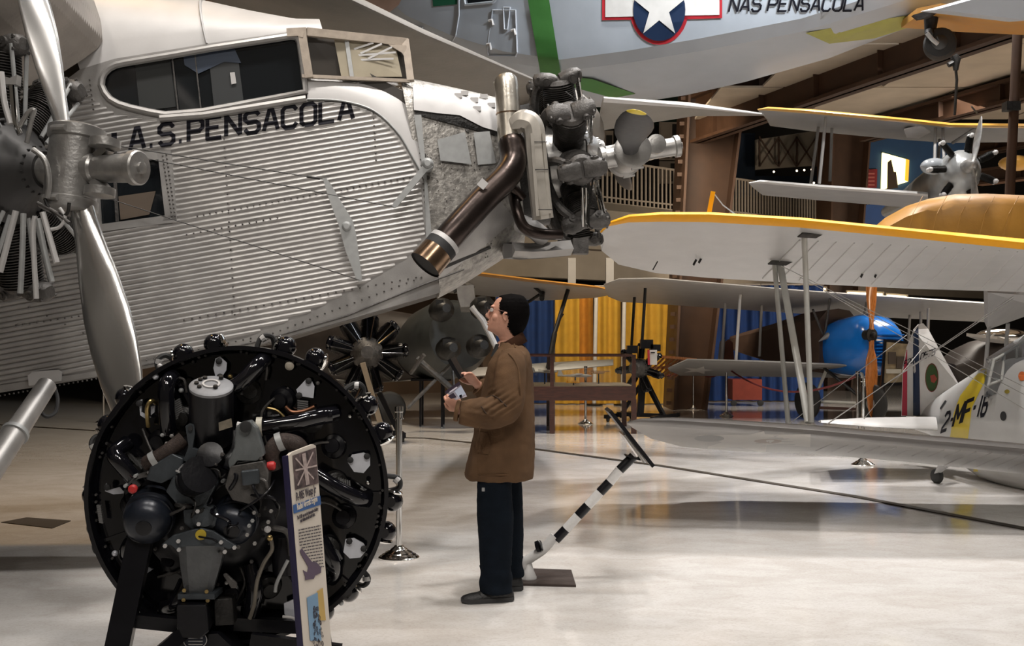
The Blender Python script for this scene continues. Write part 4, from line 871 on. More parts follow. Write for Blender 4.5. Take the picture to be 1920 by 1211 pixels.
decal('rudder_blue', [([(1712, 779), (1712, 626), (1722, 611), (1725, 779)], 0)], tb, navy, bi, .006, 4, 0, 12, 4)
decal('fin_badge', [(disc(1747, 708, 12.5, 27, 24), 0)], tb, M('badge_maroon', (.16, .03, .02), .5), bi, .006, 12, 0, 12); decal('fin_badge_ring', [(disc(1747, 708, 11, 25, 24), 0)], tb, M('badge_green', (.03, .07, .015), .5), bi, .010, 12, 0, 12)
decal('fin_badge_figure', [([(1744, 704), (1752, 702), (1757, 710), (1752, 718), (1746, 716)], 0)], tb, M('badge_red', (.28, .05, .03), .5), bi, .014, 12, 0, 12)
decal('lettering', letters('0575', 1725, 676, 1752, 666, 14, 1.0, .2, 1.0), tb, letter_k, bi, .010, 30, 0, 12); decal('lettering', letters('F20', 1694, 688, 1712, 680, 12, 1.0, .2, 1.0), tb, letter_k, bi, .010, 30, 0, 12)
wing(bi, [(P(1540, 792, 11.6), P(1534, 790, 12.6), .03), (P(1640, 800, 11.6), P(1620, 785, 13.0), .09), (P(1758, 806, 11.9), P(1752, 782, 12.9), .11)], [silver_f], 'tail_plane')
put('tail_wheel', MB().lathe(G(1757, 906)+V((-.03, 0, .075)), V((1, .35, 0)), [(0, .04), (.01, .07), (.05, .078), (.06, .07), (.07, .04)], 18), rubber, bi)
put('tail_wheel_fork', MB().tube([G(1757, 906)+V((.0, 0, .10)), P(1768, 872, 11.3), P(1790, 855, 11.6)], [.03, .05, .07], 12, flat=.5), silver_d, bi)
cockpit = put('windscreen', MB().slab([P(1853, 745, 11.2), P(1864, 672, 11.2), P(1940, 625, 10.9), P(1940, 700, 10.9)], (.05, .3, 0)), M('canopy_glass', (.6, .62, .64), .05, 0, 0, trans=.9, spec=.8), bi, None)
for a, b in (((1862, 676), (1930, 636)), ((1884, 665), (1878, 712)), ((1912, 648), (1908, 700)), ((1852, 722), (1940, 690)), ((1864, 672), (1853, 722))): put('canopy_frame', MB().cyl(P(*a, 11.15), P(*b, 11.1), .014, 8), strut_m, cockpit)
# grey under-surface of another wing hanging in at the right edge
hw_ = thing('hanging_wing_panel', 'dull grey slanting wing panel at the right edge above the canopy', 'wing', P(1890, 580, 12.5))
put('wing_skin', MB().slab([P(1852, 548, 11.5), P(1960, 556, 11.2), P(1960, 580, 14.5), P(1852, 618, 13.5)], (0, .1, .10)), silver_d, hw_, None)
for x in (1855, 1890): put('strut', MB().cyl(P(x, 606, 13.4), P(x-8, 700, 13.6), .025, 8), silver_d, hw_)
kk = 1.19; P0 = P
def P(px, py, d): return P0(px, py, d*kk)
def PP0(l, d): return [P0(x, y, d) for x, y in l]
# ---- biplane with the blue cowl and wooden propeller
bb = thing('blue_nosed_biplane', 'silver biplane with bright blue cowl and upright wooden propeller', 'aircraft', (5.8, 21.5, .4))
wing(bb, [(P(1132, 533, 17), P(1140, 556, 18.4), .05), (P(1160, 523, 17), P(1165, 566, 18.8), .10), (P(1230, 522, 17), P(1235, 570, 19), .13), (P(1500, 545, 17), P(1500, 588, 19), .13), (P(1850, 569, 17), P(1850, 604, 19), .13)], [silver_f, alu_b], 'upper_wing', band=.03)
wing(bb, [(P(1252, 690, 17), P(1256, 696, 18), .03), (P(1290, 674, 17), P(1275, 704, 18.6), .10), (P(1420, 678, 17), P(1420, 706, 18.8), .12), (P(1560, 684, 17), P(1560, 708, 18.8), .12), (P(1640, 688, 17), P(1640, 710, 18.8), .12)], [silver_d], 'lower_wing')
for x, y0, x2, y1, d in ((1388, 552, 1380, 676, 17.2), (1360, 568, 1352, 690, 18.4), (1428, 572, 1424, 668, 18.4), (1210, 540, 1204, 640, 17.2), (1190, 552, 1184, 650, 18.4), (1741, 578, 1738, 690, 17.2), (1706, 590, 1700, 690, 18.4), (1727, 584, 1724, 680, 17.8)):
    put('wing_strut', MB().tube([P(x, y0, d), P(x2, y1, d)], .028, 8), silver_f if x > 1250 else eng_dk, bb)
c0 = P(1572, 650, 17.6); ax = V((.42, -.91, 0)).normalized()
fr = []
for t, hw2, zt, zb in ((-2.8, .06, .18, -.02), (-2.3, .16, .26, -.12), (-1.4, .28, .40, -.25), (-.6, .36, .56, -.36), (0, .38, .60, -.40)):
    c = c0+ax*t*kk; sd = V((-ax.y, ax.x, 0)); fr.append([c+sd*x*hw2*kk+V((0, 0, z*kk)) for x, z in ((-1, zb), (-1, zt*.7), (-.6, zt*.95), (0, zt), (.6, zt*.95), (1, zt*.7), (1, zb), (0, zb-.05))])
put('fuselage', MB().loft(fr), M('brown_fabric_fuselage', (.075, .045, .033), .6, 0, .2, 4), bb, 30)
cw = []
for t, hw2, zt, zb, e in ((-.1, .40, .40, -.42, 0), (.1, .42, .45, -.45, 0), (.5, .43, .50, -.46, 0), (.75, .40, .46, -.43, 0), (.9, .34, .34, -.36, 0), (.95, .26, .24, -.28, 0)):
    c = c0+V((.12, 0, 0))+ax*t*kk; sd = V((-ax.y, ax.x, 0)); cw.append([c+sd*math.copysign(abs(math.cos(a))**.7, math.cos(a))*hw2*kk+V((0, 0, kk*(zt if math.sin(a) > 0 else -zb)*math.copysign(abs(math.sin(a))**.75, math.sin(a)))) for a in [2*PI*k/28 for k in range(28)]])
cwl = put('cowl', MB().loft(cw), blue_cl, bb, 60)
fc = c0+V((.12, 0, 0))+ax*.97*kk+V((0, 0, -.02)); sd = V((-ax.y, ax.x, 0))
for i in range(9): put('radiator_slat', MB().bar(fc+sd*-.32+V((0, 0, .24-i*.06)), fc+sd*.32+V((0, 0, .24-i*.06)), .05, .022, up=(0, 0, 1)), blue_cl, cwl, None)
for i, x in enumerate((-.26, -.13, 0, .13, .26)):
    pass
hb = P(1634, 628, 16.55)
put('propeller_hub', MB().lathe(hb+ax*-.15, ax, [(0, .09), (.12, .09), (.13, .12), (.17, .12), (.18, .05), (.24, .045), (.25, .02)], 18), eng_dk, bb)
for z1, z2, w_ in ((.08, 1.05, .24), (-.08, -1.22, .28)):
    a, b = hb+V((0, 0, z1*kk)), hb+V((.0, 0, z2*kk))
    blade(bb, a, b, V((1, .5, 0)), [propwood, propwood], [(0, .09), (.1, .09), (.25, w_*.8), (.45, w_), (.7, w_), (.88, w_*.8), (.96, w_*.5), (1, .03)], tw=.8, thick=.25)
m = None
for x, y, d in ((1514, 752, 17.4), (1636, 757, 16.6)):
    wlc = P(x, y, d); r_ = min(wlc.z, .36); wlc.z = r_; wh = put('wheel', MB().lathe(wlc-sd*.05, sd, [(0, r_*.86), (.02, r_*.97), (.05, r_), (.08, r_*.97), (.10, r_*.86)], 30), rubber, bb)
    put('wheel_disc', MB().lathe(wlc-sd*.055, sd, [(0, r_*.10), (.005, r_*.3), (.02, r_*.84), (.09, r_*.84), (.11, r_*.2)], 30), silver_d, wh)
for a, b in (((1552, 687, 17.3), (1528, 745, 17.3)), ((1614, 690, 16.9), (1625, 745, 16.9)), ((1545, 690, 17.3), (1622, 752, 16.9)), ((1516, 752, 17.4), (1632, 757, 16.7))): put('gear_strut', MB().cyl(P(*a), P(*b), .03, 8), strut_m if a[0] != 1545 else eng_dk, bb)
put('skid_boards', MB().bar(P(1530, 764, 17.2), P(1632, 768, 16.8), .05, .05), wood, bb, None)
for a, b in (((1625, 566, 16.9), (1620, 590, 16.9)), ((1556, 560, 17.3), (1545, 640, 17.5)), ((1524, 580, 17.3), (1545, 632, 17.5)), ((1484, 582, 17.3), (1494, 640, 17.8))): put('cabane_strut', MB().cyl(P(*a), P(*b), .022, 8), eng_gry, bb)
put('headrest_fairing', MB().loft([[P(x, y, 17.4)+V((0, .1*math.cos(a)*s_, .07*math.sin(a)*s_)) for a in [2*PI*k/14 for k in range(14)]] for x, y, s_ in ((1535, 640, .1), (1550, 630, .9), (1575, 620, 1), (1582, 614, .3))]), silver_d, bb)
tlp = put('tail_fin', MB().slab(PP0([(1352, 690), (1355, 645), (1366, 636), (1374, 642), (1378, 690)], 22.6), (0, .05, 0)), M('rust_red_fin', (.16, .045, .02), .6), bb, None)
put('tail_fin_edge', MB().slab(PP0([(1345, 690), (1350, 640), (1360, 636), (1356, 690)], 22.55), (0, .04, 0)), silver_d, bb, None)
decal('lower_star', [(star(1310, 694, 34, .3, .4, 1.0, .22), 0)], bvh_of([bpy.data.objects['lower_wing.001']]), white_p, bb, .02, 8, 0, 20)
P = P0
# ---- small silver biplane hanging high at the right
hb_ = thing('hanging_biplane', 'small silver biplane hanging high with yellow upper wing edge and radial engine', 'aircraft', P(1650, 300, 15.5))
yo = M('orange_yellow_wing_edge', (.62, .33, .06), .3, 0, .1, 3, coat=.5)
wing(hb_, [(P(1420, 205, 15), P(1436, 222, 16), .03), (P(1440, 203, 15), P(1444, 236, 16.2), .10), (P(1520, 208, 15), P(1520, 246, 16.4), .12), (P(1690, 224, 15), P(1690, 262, 16.4), .12), (P(1782, 234, 15), P(1782, 268, 16.4), .12), (P(1940, 236, 14.6), P(1940, 266, 16.0), .12)], [silver_d, yo], 'upper_wing', band=.05)
wing(hb_, [(P(1404, 343, 15), P(1412, 352, 16), .03), (P(1425, 340, 15), P(1430, 366, 16.2), .09), (P(1540, 350, 15), P(1540, 376, 16.3), .11), (P(1740, 364, 15), P(1740, 392, 16.2), .11)], [silver_d, silver_f], 'lower_wing', band=.05)
put('centre_cutout_skin', MB().slab([P(1695, 244, 15.3), P(1730, 236, 15.2), P(1745, 248, 15.4), P(1722, 260, 15.8), P(1700, 258, 15.8)], (0, 0, .02)), alu_b, hb_, None)
hc2 = P(1806, 316, 14.6); hax = V((-.10, -.99, -.03)).normalized(); hs = V((.995, -.10, 0)); fr = []
for t, r_ in ((-4.4, .08), (-3.2, .16), (-2, .24), (-1, .29), (-.4, .31), (-.1, .30), (.05, .25), (.15, .16), (.2, .1)): fr.append([hc2+hax*t+V((0, 0, -.04+(t if t < 0 else 0)*.035))+hs*math.cos(a)*r_*.85+V((0, 0, math.sin(a)*r_)) for a in [2*PI*k/26 for k in range(26)]])
put('fuselage', MB().loft(fr), M('hanging_fuselage_metal', (.36, .37, .37), .35, .4, .15, 5), hb_, 60)
ms3 = cyl_meshes(eng_dk, alu_b, .46, .22, .5); radial(hb_, hc2+hax*.02, hax, 7, ms3, eng_dk, .12, .3, .2, case=False, pipes=False, rods=False)
pb = hc2+hax*.42; put('propeller_hub', MB().lathe(pb-hax*.3, hax, [(0, .1), (.25, .08), (.34, .05), (.36, .02)], 16), hub_m, hb_)
blade(hb_, pb, P(1840, 217, 14.3), hs*.5+hax, [hub_m], [(t, w_*.6) for t, w_ in WR], tw=.9); blade(hb_, pb, P(1830, 410, 14.3), hs*.5+hax, [hub_m], [(t, w_*.6) for t, w_ in WR], tw=.9)
for a, b in (((1549, 214, 15.2), (1536, 345, 15.1)), ((1536, 228, 16), (1520, 345, 16)), ((1560, 235, 16), (1556, 340, 16)), ((1754, 240, 15.2), (1752, 318, 15)), ((1768, 238, 15.2), (1770, 312, 15)), ((1762, 262, 16), (1758, 318, 15.6)), ((1830, 240, 15), (1786, 268, 15.4))): put('wing_strut', MB().cyl(P(*a), P(*b), .022, 8), silver_d, hb_)
put('windscreen', MB().ball(P(1752, 312, 14.9), .16, 14, 8, sc=(1.2, .8, .7)), M('grey_canopy_glass', (.30, .32, .34), .1, 0, 0, spec=.9), hb_)
put('suspension_cable', MB().tube([P(1790, 215, 14.9), P(1794, 150, 14.6), P(1792, 130, 14.5)], .018, 8), eng_dk, hb_)
put('hoist_hook', MB().tube([P(1792, 132, 14.5), P(1793, 112, 14.5), P(1788, 104, 14.5)], [.03, .06, .05], 10).cyl(P(1778, 122, 14.5), P(1794, 114, 14.5), .035, 8), eng_dk, hb_)
put('suspension_cable', MB().cyl(P(1832, 212, 14.6), P(1822, 200, 14.4), .012, 6), eng_dk, hb_)
# orange fabric top wing rising behind the yellow wing
ow = thing('orange_winged_aircraft', 'dull orange fabric wing rising behind the yellow wing edge at right', 'aircraft', P(1800, 420, 11.5))
og = []
for x, yt, dd in ((1640, 424, .0), (1690, 392, .1), (1740, 374, .2), (1800, 364, .3), (1860, 364, .3), (1940, 368, .3)):
    og.append((P(x, yt+16, 11.0), P(x, yt+50, 13.2), .16+dd*.3))
rows = [[P(x, yt, 11.6), P(x, yt+5, 11.25), P(x, yt+20, 11.1), P(x, yt+90, 11.15), P(x, yt+90, 12.4), P(x, yt+5, 12.4)] for x, yt in ((1634, 430), (1660, 408), (1700, 386), (1740, 373), (1790, 364), (1850, 363), (1945, 367))]
put('wing_skin', MB().loft(rows), orange_f, ow, 70)
for i in range(5): put('wing_rib_seam', MB().tube([P(1730+i*45, 368, 11.2), P(1712+i*45, 400, 11.04), P(1700+i*45, 450, 11.05)], .003, 5), orange_f, ow)
o2 = put('orange_nose_far', MB().ball(P(1905, 306, 17), .24, 16, 10, sc=(1.1, .8, .5)), yo, None); o2.name = 'orange_nose'; WL['orange_nose'] = WL['orange_nose_far']; tag(o2, 'small orange rounded wing tip poking in beside the slanting pole at right', 'wing tip')
# slanting hanging pole near right edge
pr = thing('steel_hanger_post', 'dark slanting steel post near the right edge in front of the hanging biplane', 'post', P(1900, 365, 13)); put('post', MB().cyl(P(1893, 372, 13), P(1912, -20, 13), .055, 12), brown_st, pr); put('clamp', MB().box(P(1896, 200, 12.95), (.16, .14, .10)), eng_dk, pr, None)
# ---- orange-edged biplane behind the visitor
ob = thing('orange_edged_biplane', 'old biplane with orange wing edge above the blue and yellow curtains', 'aircraft', (-.6, 22, .3))
wing(ob, [(P(1160, 547, 21.6), P(1160, 550, 22.2), .03), (P(1120, 538, 21.4), P(1118, 558, 23), .10), (P(1010, 526, 21.3), P(1010, 564, 23.5), .14), (P(880, 510, 21.2), P(880, 552, 23.5), .16), (P(780, 500, 21.1), P(780, 546, 23.5), .16)], [silver_f, M('amber_wing_edge', (.50, .24, .05), .35, 0, .15, 5, coat=.4)], 'upper_wing', band=.045)
wing(ob, [(P(620, 722, 21), P(620, 710, 23), .08), (P(780, 712, 21), P(780, 700, 23), .16), (P(900, 704, 21.2), P(900, 694, 23), .18), (P(1040, 694, 21.3), P(1040, 684, 23), .18), (P(1150, 684, 21.6), P(1150, 676, 23), .12)], [silver_f], 'lower_wing')
for a, b, r_ in (((1065, 543, 21.8), (1040, 625, 21.5), .04), ((1040, 625, 21.5), (1028, 690, 21.3), .05), ((1018, 545, 22.5), (1016, 560, 22), .05), ((1012, 552, 22), (985, 570, 22), .03), ((1002, 538, 22), (1018, 552, 22), .03), ((1056, 588, 21.6), (1046, 604, 21.6), .02)): put('wing_strut', MB().cyl(P(*a), P(*b), r_, 8), eng_dk, ob)
# round nosed dark aircraft
k_ = 1.8; D9 = 10.4*k_
gn_ = thing('round_nosed_fighter', 'dark grey round-nosed aircraft directly left of the visitor face', 'aircraft', (-1.0, D9, .6)); g0 = P(856, 632, D9); gax = V((.45, -.9, .12)).normalized(); gsd = V((.9, .45, 0)).normalized(); gu = gsd.cross(gax)
put('cowl', MB().lathe(g0-gax*1.5, gax, [(a*k_, b*k_) for a, b in ((0, .30), (.3, .36), (.6, .375), (.8, .355), (.9, .30), (.92, .24))], 32), M('dark_grey_cowl_paint', (.035, .038, .038), .45, .2, .25, 6), gn_)
put('fuselage', MB().loft([[g0-gax*1.5+V((-1, .35, .04))*t*k_+gsd*math.cos(a)*r_*k_+V((0, 0, math.sin(a)*r_*1.05*k_)) for a in [2*PI*k/24 for k in range(24)]] for t, r_ in ((0, .30), (.5, .36), (1.1, .34), (1.9, .2))]), M('dark_fighter_paint', (.035, .028, .025), .5, .1, .25, 4), gn_)
for i, (x, y) in enumerate(((825, 582), (838, 655), (895, 650), (902, 578))):
    q = P(x, y, D9-.9); put('engine_cylinder', MB().lathe(q-gax*.05*k_, gax, [(a*k_, b*k_) for a, b in ((0, .05), (.02, .10), (.08, .11), (.14, .10), (.2, .04))], 12).box(q+gax*.2+V((-.08, 0, .06)), (.12, .1, .16)), eng_dk, gn_)
put('air_scoop', MB().loft([[P(x+sx, y+sy, D9-.9+sz) for sx, sy, sz in ((-16, -4, 0), (16, -6, 0), (18, 5, .3), (-15, 6, .3))] for x, y in ((872, 540), (874, 560), (880, 580))]), alu, gn_, 30)
put('nose_trim', MB().tube([P(884, 575, D9-1.1), P(905, 600, D9-1.1), P(925, 640, D9-1.1), P(936, 665, D9-1.1)], .05, 10), alu_b, gn_)
put('exhaust_cluster', MB().tube([P(848, 545, D9-.8), P(868, 530, D9-.8), P(888, 542, D9-.8)], .06, 8), eng_gry, gn_)
for a, b, r_ in (((770, 700), (795, 665), .035), ((782, 672), (866, 745), .05), ((850, 678), (764, 765), .03), ((848, 680), (852, 740), .02)): put('gear_strut', MB().cyl(P(*a, D9-.7), P(*b, D9-.9), r_, 8), eng_gry, gn_)
q = P(728, 772, 19.6); put('wheel', MB().lathe(V((q.x, 19.6, .29)), V((.25, -1, 0)), [(0, .18), (.02, .26), (.06, .29), (.16, .29), (.2, .26), (.22, .18)], 26), rubber, gn_)
put('scoop_plate', MB().slab(PP([(678, 590), (700, 588), (704, 612), (680, 612)], D9-1.4), (0, .03, 0)), M('cream_tag_plate', (.45, .38, .28), .6), gn_, None)
# dark aircraft at far right
dj = thing('dark_covered_aircraft', 'dark bulky aircraft with chrome lit top behind the biplane tail', 'aircraft', (8.6, 20, .4)); fr = []
for x, yt, yb in ((1772, 680, 690), (1790, 655, 722), (1820, 640, 735), (1860, 632, 735), (1905, 640, 735), (1950, 650, 730)):
    a, b = P(x, yt, 20), P(x, yb, 20); c = (a+b)/2; hh = (a-b).length/2; fr.append([c+V((0, math.cos(t)*.5, math.sin(t)*hh)) for t in [2*PI*k/20 for k in range(20)]])
put('fuselage', MB().loft(fr), M('dark_brown_cover', (.04, .032, .028), .5, .1, .2, 3), dj)
put('canopy', MB().ball(P(1880, 630, 19.6), .32, 18, 10, sc=(1.5, .6, .45)), chrome, dj); put('wing', MB().slab([P(1812, 630, 19), P(1870, 636, 19), P(1900, 646, 19.4), P(1840, 640, 19.4)], (0, 0, .05)), silver_f, dj, None)
put('nose_probe', MB().cyl(P(1850, 637, 18.8), P(1866, 625, 18.8), .015, 6), alu_b, dj)
# ================================================================== the visitor
pd = 6.37
def Q(x, y, o=0.0): return P(x, y, pd)+V((0, o, 0))          # o: metres away from the camera
K = pd/F
man = thing('person', 'man in brown canvas jacket and dark trousers looking up at the nose engine', 'person', Q(925, 1118).xy.to_3d())
def remeshed(name, mb, mat, parent, vox, smooth_it=6, label=None, disp=None):
    me, org = mb.mesh(name+'_src', mat, None); o = bpy.data.objects.new(name, me); C.objects.link(o)
    md = o.modifiers.new('r', 'REMESH'); md.mode = 'VOXEL'; md.voxel_size = vox; md.use_smooth_shade = True
    ms_ = o.modifiers.new('s', 'SMOOTH'); ms_.factor = .5; ms_.iterations = smooth_it
    dg = bpy.context.evaluated_depsgraph_get(); dg.update(); new = bpy.data.meshes.new_from_object(o.evaluated_get(dg)); new.name = name
    o.modifiers.clear(); o.data = new; bpy.data.meshes.remove(me)
    if not new.materials: new.materials.append(mat)
    for p in new.polygons: p.use_smooth = True
    if disp:
        for v_ in new.vertices: v_.co = v_.co+v_.normal*disp(v_.co+org)
    o.location = org-WL[parent.name]; o.parent = parent; WL[o.name] = org
    if label: o['label'] = label
    return o
def ell(c, rx, ry, n=20, tilt=0.0, ex=1.0):
    return [c+V((math.copysign(abs(math.cos(t))**ex, math.cos(t))*rx, math.copysign(abs(math.sin(t))**ex, math.sin(t))*ry, math.cos(t)*rx*tilt)) for t in [2*PI*k/n for k in range(n)]]
# head: side profile (row, front column, back column, half width)
HP = [(553.5, 948, 972, .022), (556, 938, 979, .045), (561, 931, 984, .060), (568, 926, 988, .070), (575, 923, 990, .075), (582, 922, 990, .077), (588, 920.5, 990, .077), (594, 918.5, 989, .076), (600, 916.5, 988, .073), (606, 915, 986, .069), (611, 914.5, 984, .064), (616, 914.5, 981, .059), (620, 917, 979, .055), (625, 925, 977, .052), (631, 934, 976, .050), (640, 938, 976, .052), (652, 940, 978, .056), (666, 935, 982, .06)]
def head(off=0.0, n=26):
    out = []
    for y, f, b, hw in HP:
        c = Q((f+b)/2, y, 0); rx = (b-f)/2*K+off; ry = hw+off; row = []
        for k in range(n):
            t = 2*PI*k/n; cx = math.cos(t); row.append(c+V((cx*rx, math.sin(t)*ry*(1-.12*max(0, -cx)**2), 0)))
        out.append(row)
    return out
b = MB().loft(head())
hc_ = Q(950, 590)
# nose, brow, lips, chin, cheeks
b.loft([ell(Q(921, 578), .004, .007, 8), ell(Q(917.5, 584), .009, .009, 8), ell(Q(914, 589.5), .013, .013, 8), ell(Q(914, 594), .012, .016, 8), ell(Q(918, 598), .008, .010, 8)])
b.ball(Q(923, 575), .020, 10, 8, sc=(.5, 2.4, .5)); b.ball(Q(916, 603), .010, 10, 8, sc=(.9, 2, .5)); b.ball(Q(915.5, 608), .010, 10, 8, sc=(.9, 1.8, .5)); b.ball(Q(918.5, 617), .015, 10, 8, sc=(1, 1.3, .8))
b.ball(Q(930, 595, -.044), .020, 12, 9, sc=(1.1, .8, 1.1)); b.ball(Q(930, 595, .044), .020, 12, 9, sc=(1.1, .8, 1.1))
# ears
for s_ in (-1, 1):
    e = Q(948, 595, s_*.076); b.tube(spline([e+V((.010, 0, .016)), e+V((.004, s_*.008, .024)), e+V((-.010, s_*.010, .018)), e+V((-.011, s_*.008, -.002)), e+V((.0, s_*.004, -.022))], 4), .0065, 8); b.ball(e+V((0, 0, .002)), .014, 10, 6, sc=(.8, .35, 1.4))
# hands: palm and five bent fingers, wrist and forearm up the sleeve
def hand(b, wr, fw, pn, thumb_side, s_, curl, elbow):
    """wr wrist point, fw direction of the palm, pn palm normal, thumb_side +/-1"""
    fw = V(fw).normalized(); pn = V(pn); pn = (pn-fw*pn.dot(fw)).normalized(); sd = fw.cross(pn)*thumb_side
    b.tube([V(elbow), V(elbow).lerp(wr, .5), wr], [.048, .038, .028], 14, flat=.85)
    b.loft([[wr+fw*t+sd*math.cos(a)*wd+pn*math.sin(a)*th for a in [2*PI*k/14 for k in range(14)]] for t, wd, th in ((-.02, .026, .021), (.02, .034, .019), (.055, .040, .017), (.085, .041, .014), (.095, .034, .009))])
    for i, (o, L_) in enumerate(((.030, .072), (.010, .082), (-.011, .076), (-.030, .060))):
        p = wr+fw*.080+sd*o; d = fw.copy(); pts = [p-fw*.02, p]; c = curl[i]
        for seg in (.45, .30, .25):
            d = (d*math.cos(c)+pn*math.sin(c)).normalized(); p = p+d*L_*seg; pts.append(p)
        b.tube(pts, [.0095, .0095, .0088, .0080, .0066], 10)
    p = wr+sd*.022+fw*.015; b.tube([p, p+sd*.022+fw*.022+pn*.010, p+sd*.030+fw*.050+pn*.022, p+sd*.026+fw*.074+pn*.030], [.013, .012, .0100, .0078], 10)
near = -.30
hand(b, Q(867, 762, near+.03), (-.55, .15, .65), (.3, .9, -.2), 1, 1, (.7, .75, .8, .9), Q(915, 775, near+.06))
hand(b, Q(893, 722, .12), (-.62, -.35, .70), (-.5, -.6, -.5), -1, 1, (.35, .45, .55, .7), Q(930, 745, .18))
b.loft([ell(Q(950, y), rx, ry, 16) for y, rx, ry in ((640, .05, .05), (668, .07, .13), (720, .085, .14), (800, .085, .13), (880, .09, .13))])
for s_, x0, x1, yo in ((-1, 930, 929, -.115), (1, 945, 957, .165)): b.tube([Q(x0, 880, yo), Q((x0+x1)/2, 990, yo), Q(x1, 1098, yo)], [.065, .045, .036], 14)
b.tube([Q(955, 672, -.10), Q(955, 730, -.235), Q(915, 775, -.27)], [.045, .045, .040], 12); b.tube([Q(955, 672, .10), Q(945, 730, .20), Q(930, 745, .18)], [.045, .042, .040], 12)
body = remeshed('body', b, skin_m, man, .0036, 3)
# hair: cap over the skull behind the hairline
rows = head(.006, 96); hm = MB(); keep = []
HL = [(553, 928), (558, 941), (562, 941), (568, 937), (575, 936), (583, 936), (588, 938), (591, 941), (592, 952), (604, 953), (612, 951), (618, 955), (626, 960), (640, 990)]
def hl(y):
    for (a, b_), (c, d) in zip(HL, HL[1:]):
        if a <= y <= c: return b_+(d-b_)*(y-a)/(c-a)
    return 925 if y < 553 else 999
full = []
for (r0, r1), (h0, h1_) in zip(zip(rows, rows[1:]), zip(HP, HP[1:])):
    for j in range(8): full.append(([p.lerp(q, j/8) for p, q in zip(r0, r1)], h0[0]+(h1_[0]-h0[0])*j/8))
full = [(r, y) for r, y in full if y < 630]
n = 96; ok = {}
vv = [p for r, y in full for p in r]; top = len(vv); vv.append(Q(958, 551.5))
for i, (r, y) in enumerate(full):
    for k in range(n):
        px = CX+(r[k].x)/r[k].y*F; px = CX+(r[k].x)/pd*F; ok[i*n+k] = px > hl(y)+.7*math.sin(y*1.3)
fsx = []
for i in range(len(full)-1):
    for k in range(n):
        q = (i*n+k, i*n+(k+1) % n, (i+1)*n+(k+1) % n, (i+1)*n+k)
        if all(ok[z] for z in q): fsx.append(q)
for k in range(n): fsx.append((top, (k+1) % n, k))
rr = random.Random(2); c_ = Q(956, 595)
vv = [p+(p-c_).normalized()*(.0035+.002*noise.noise(p*18)) for p in vv]
h = MB().add(vv, fsx)
ho = put('hair', h, hair_m, man, 60); sm = ho.modifiers.new('t', 'SOLIDIFY'); sm.thickness = .010; sm.offset = -1
# eyes and glasses
for s_ in (-1, 1):
    e = Q(922, 581.5, s_*.030); ey = put('eye', MB().ball(e, .0115, 12, 8), M('eye_white', (.6, .58, .55), .2) if s_ < 0 else MATS['eye_white'], man); put('iris', MB().lathe(e-V((.0095, 0, 0)), (-1, 0, .1), [(0, .006), (.0022, .004)], 12), letter_k, ey)
    put('eyebrow', MB().tube([Q(920, 572, s_*.018), Q(919, 570.5, s_*.032), Q(923, 572, s_*.048)], [.003, .004, .002], 6), hair_m, man)
gl_ = thing('glasses', 'thin dark-rimmed glasses on the man in the brown jacket', 'glasses', Q(915, 581))
for s_ in (-1, 1):
    c = Q(914.5, 581.5, s_*.034); ring_ = [c+V((0, .024*math.cos(a), .017*math.sin(a))) for a in [2*PI*k/20 for k in range(21)]]
    put('rim', MB().tube(ring_, .0014, 6, cap=False), blk, gl_); put('lens', MB().lathe(c, (-1, 0, 0), [(0, .0165), (.0012, .0165)], 18, sx=1.35), M('spectacle_lens', (.55, .58, .6), .05, 0, 0, trans=.9) if s_ < 0 else MATS['spectacle_lens'], gl_)
    put('temple_arm', MB().tube([c+V((0, s_*.024, .004)), Q(922, 580.5, s_*.072), Q(934, 582, s_*.082), Q(949, 585, s_*.084)], .0015, 6), MATS.get('frame_brown') or M('frame_brown', (.12, .04, .025), .4), gl_)
put('bridge', MB().tube([Q(915.5, 579.5, -.011), Q(914.5, 578.5, 0), Q(915.5, 579.5, .011)], .0014, 6), blk, gl_)
# jacket: one cloth shell with sleeves
j = MB()
JP = [(640, 935, 975, .075, 0), (652, 934, 987, .14, 0), (664, 925, 994, .20, 0), (680, 915, 998, .225, 0), (710, 908, 1001, .235, 0), (745, 902, 1002, .235, 0), (780, 894, 1001, .23, 0), (815, 886, 1001, .235, 0), (850, 879, 1001, .24, 0), (875, 873, 1000.5, .243, 0), (890, 871, 1000, .242, 0), (898, 876, 999, .235, 0)]
j.loft([ell(Q((f+b_)/2, y+(6 if y > 880 else 0)*0), (b_-f)/2*K, hw*.86, 30, 0, .85) for y, f, b_, hw, z in JP])
def sleeve(pts, rs): j.tube(spline(pts, 5), rs, 18)
def rad(l, n): 
    out = []
    for i in range(n):
        t = i/(n-1)*(len(l)-1); a = int(min(t, len(l)-2)); out.append(l[a]+(l[a+1]-l[a])*(t-a))
    return out
sleeve([Q(962, 668, -.13), Q(958, 690, -.19), Q(955, 730, -.235), Q(948, 760, -.255), Q(925, 768, -.27), Q(893, 768, -.285), Q(866, 766, -.29)], rad([.075, .088, .092, .090, .088, .080, .064], 31))
sleeve([Q(958, 668, .13), Q(952, 690, .19), Q(945, 725, .22), Q(932, 745, .20), Q(912, 738, .16), Q(894, 726, .13)], rad([.075, .085, .085, .08, .07, .055], 26))
def fold(p):
    x = CX+p.x/pd*F; y = CY-(p.z-EYE)/pd*F; f = .011*noise.noise(V((p.x*11, p.y*8, p.z*2.6)))+.004*noise.noise(p*24)
    if y < 800 and x < 985 and p.y < pd-.15:      # creases in the near elbow
        f += .007*math.sin((x*.35+y*.55))*math.exp(-((x-935)/32)**2-((y-752)/24)**2)
        f += .005*math.sin((x*.10-y*.50))*math.exp(-((x-905)/30)**2-((y-775)/16)**2)
    return f
jk = remeshed('jacket', j, jacket_m, man, .009, 5, disp=fold)
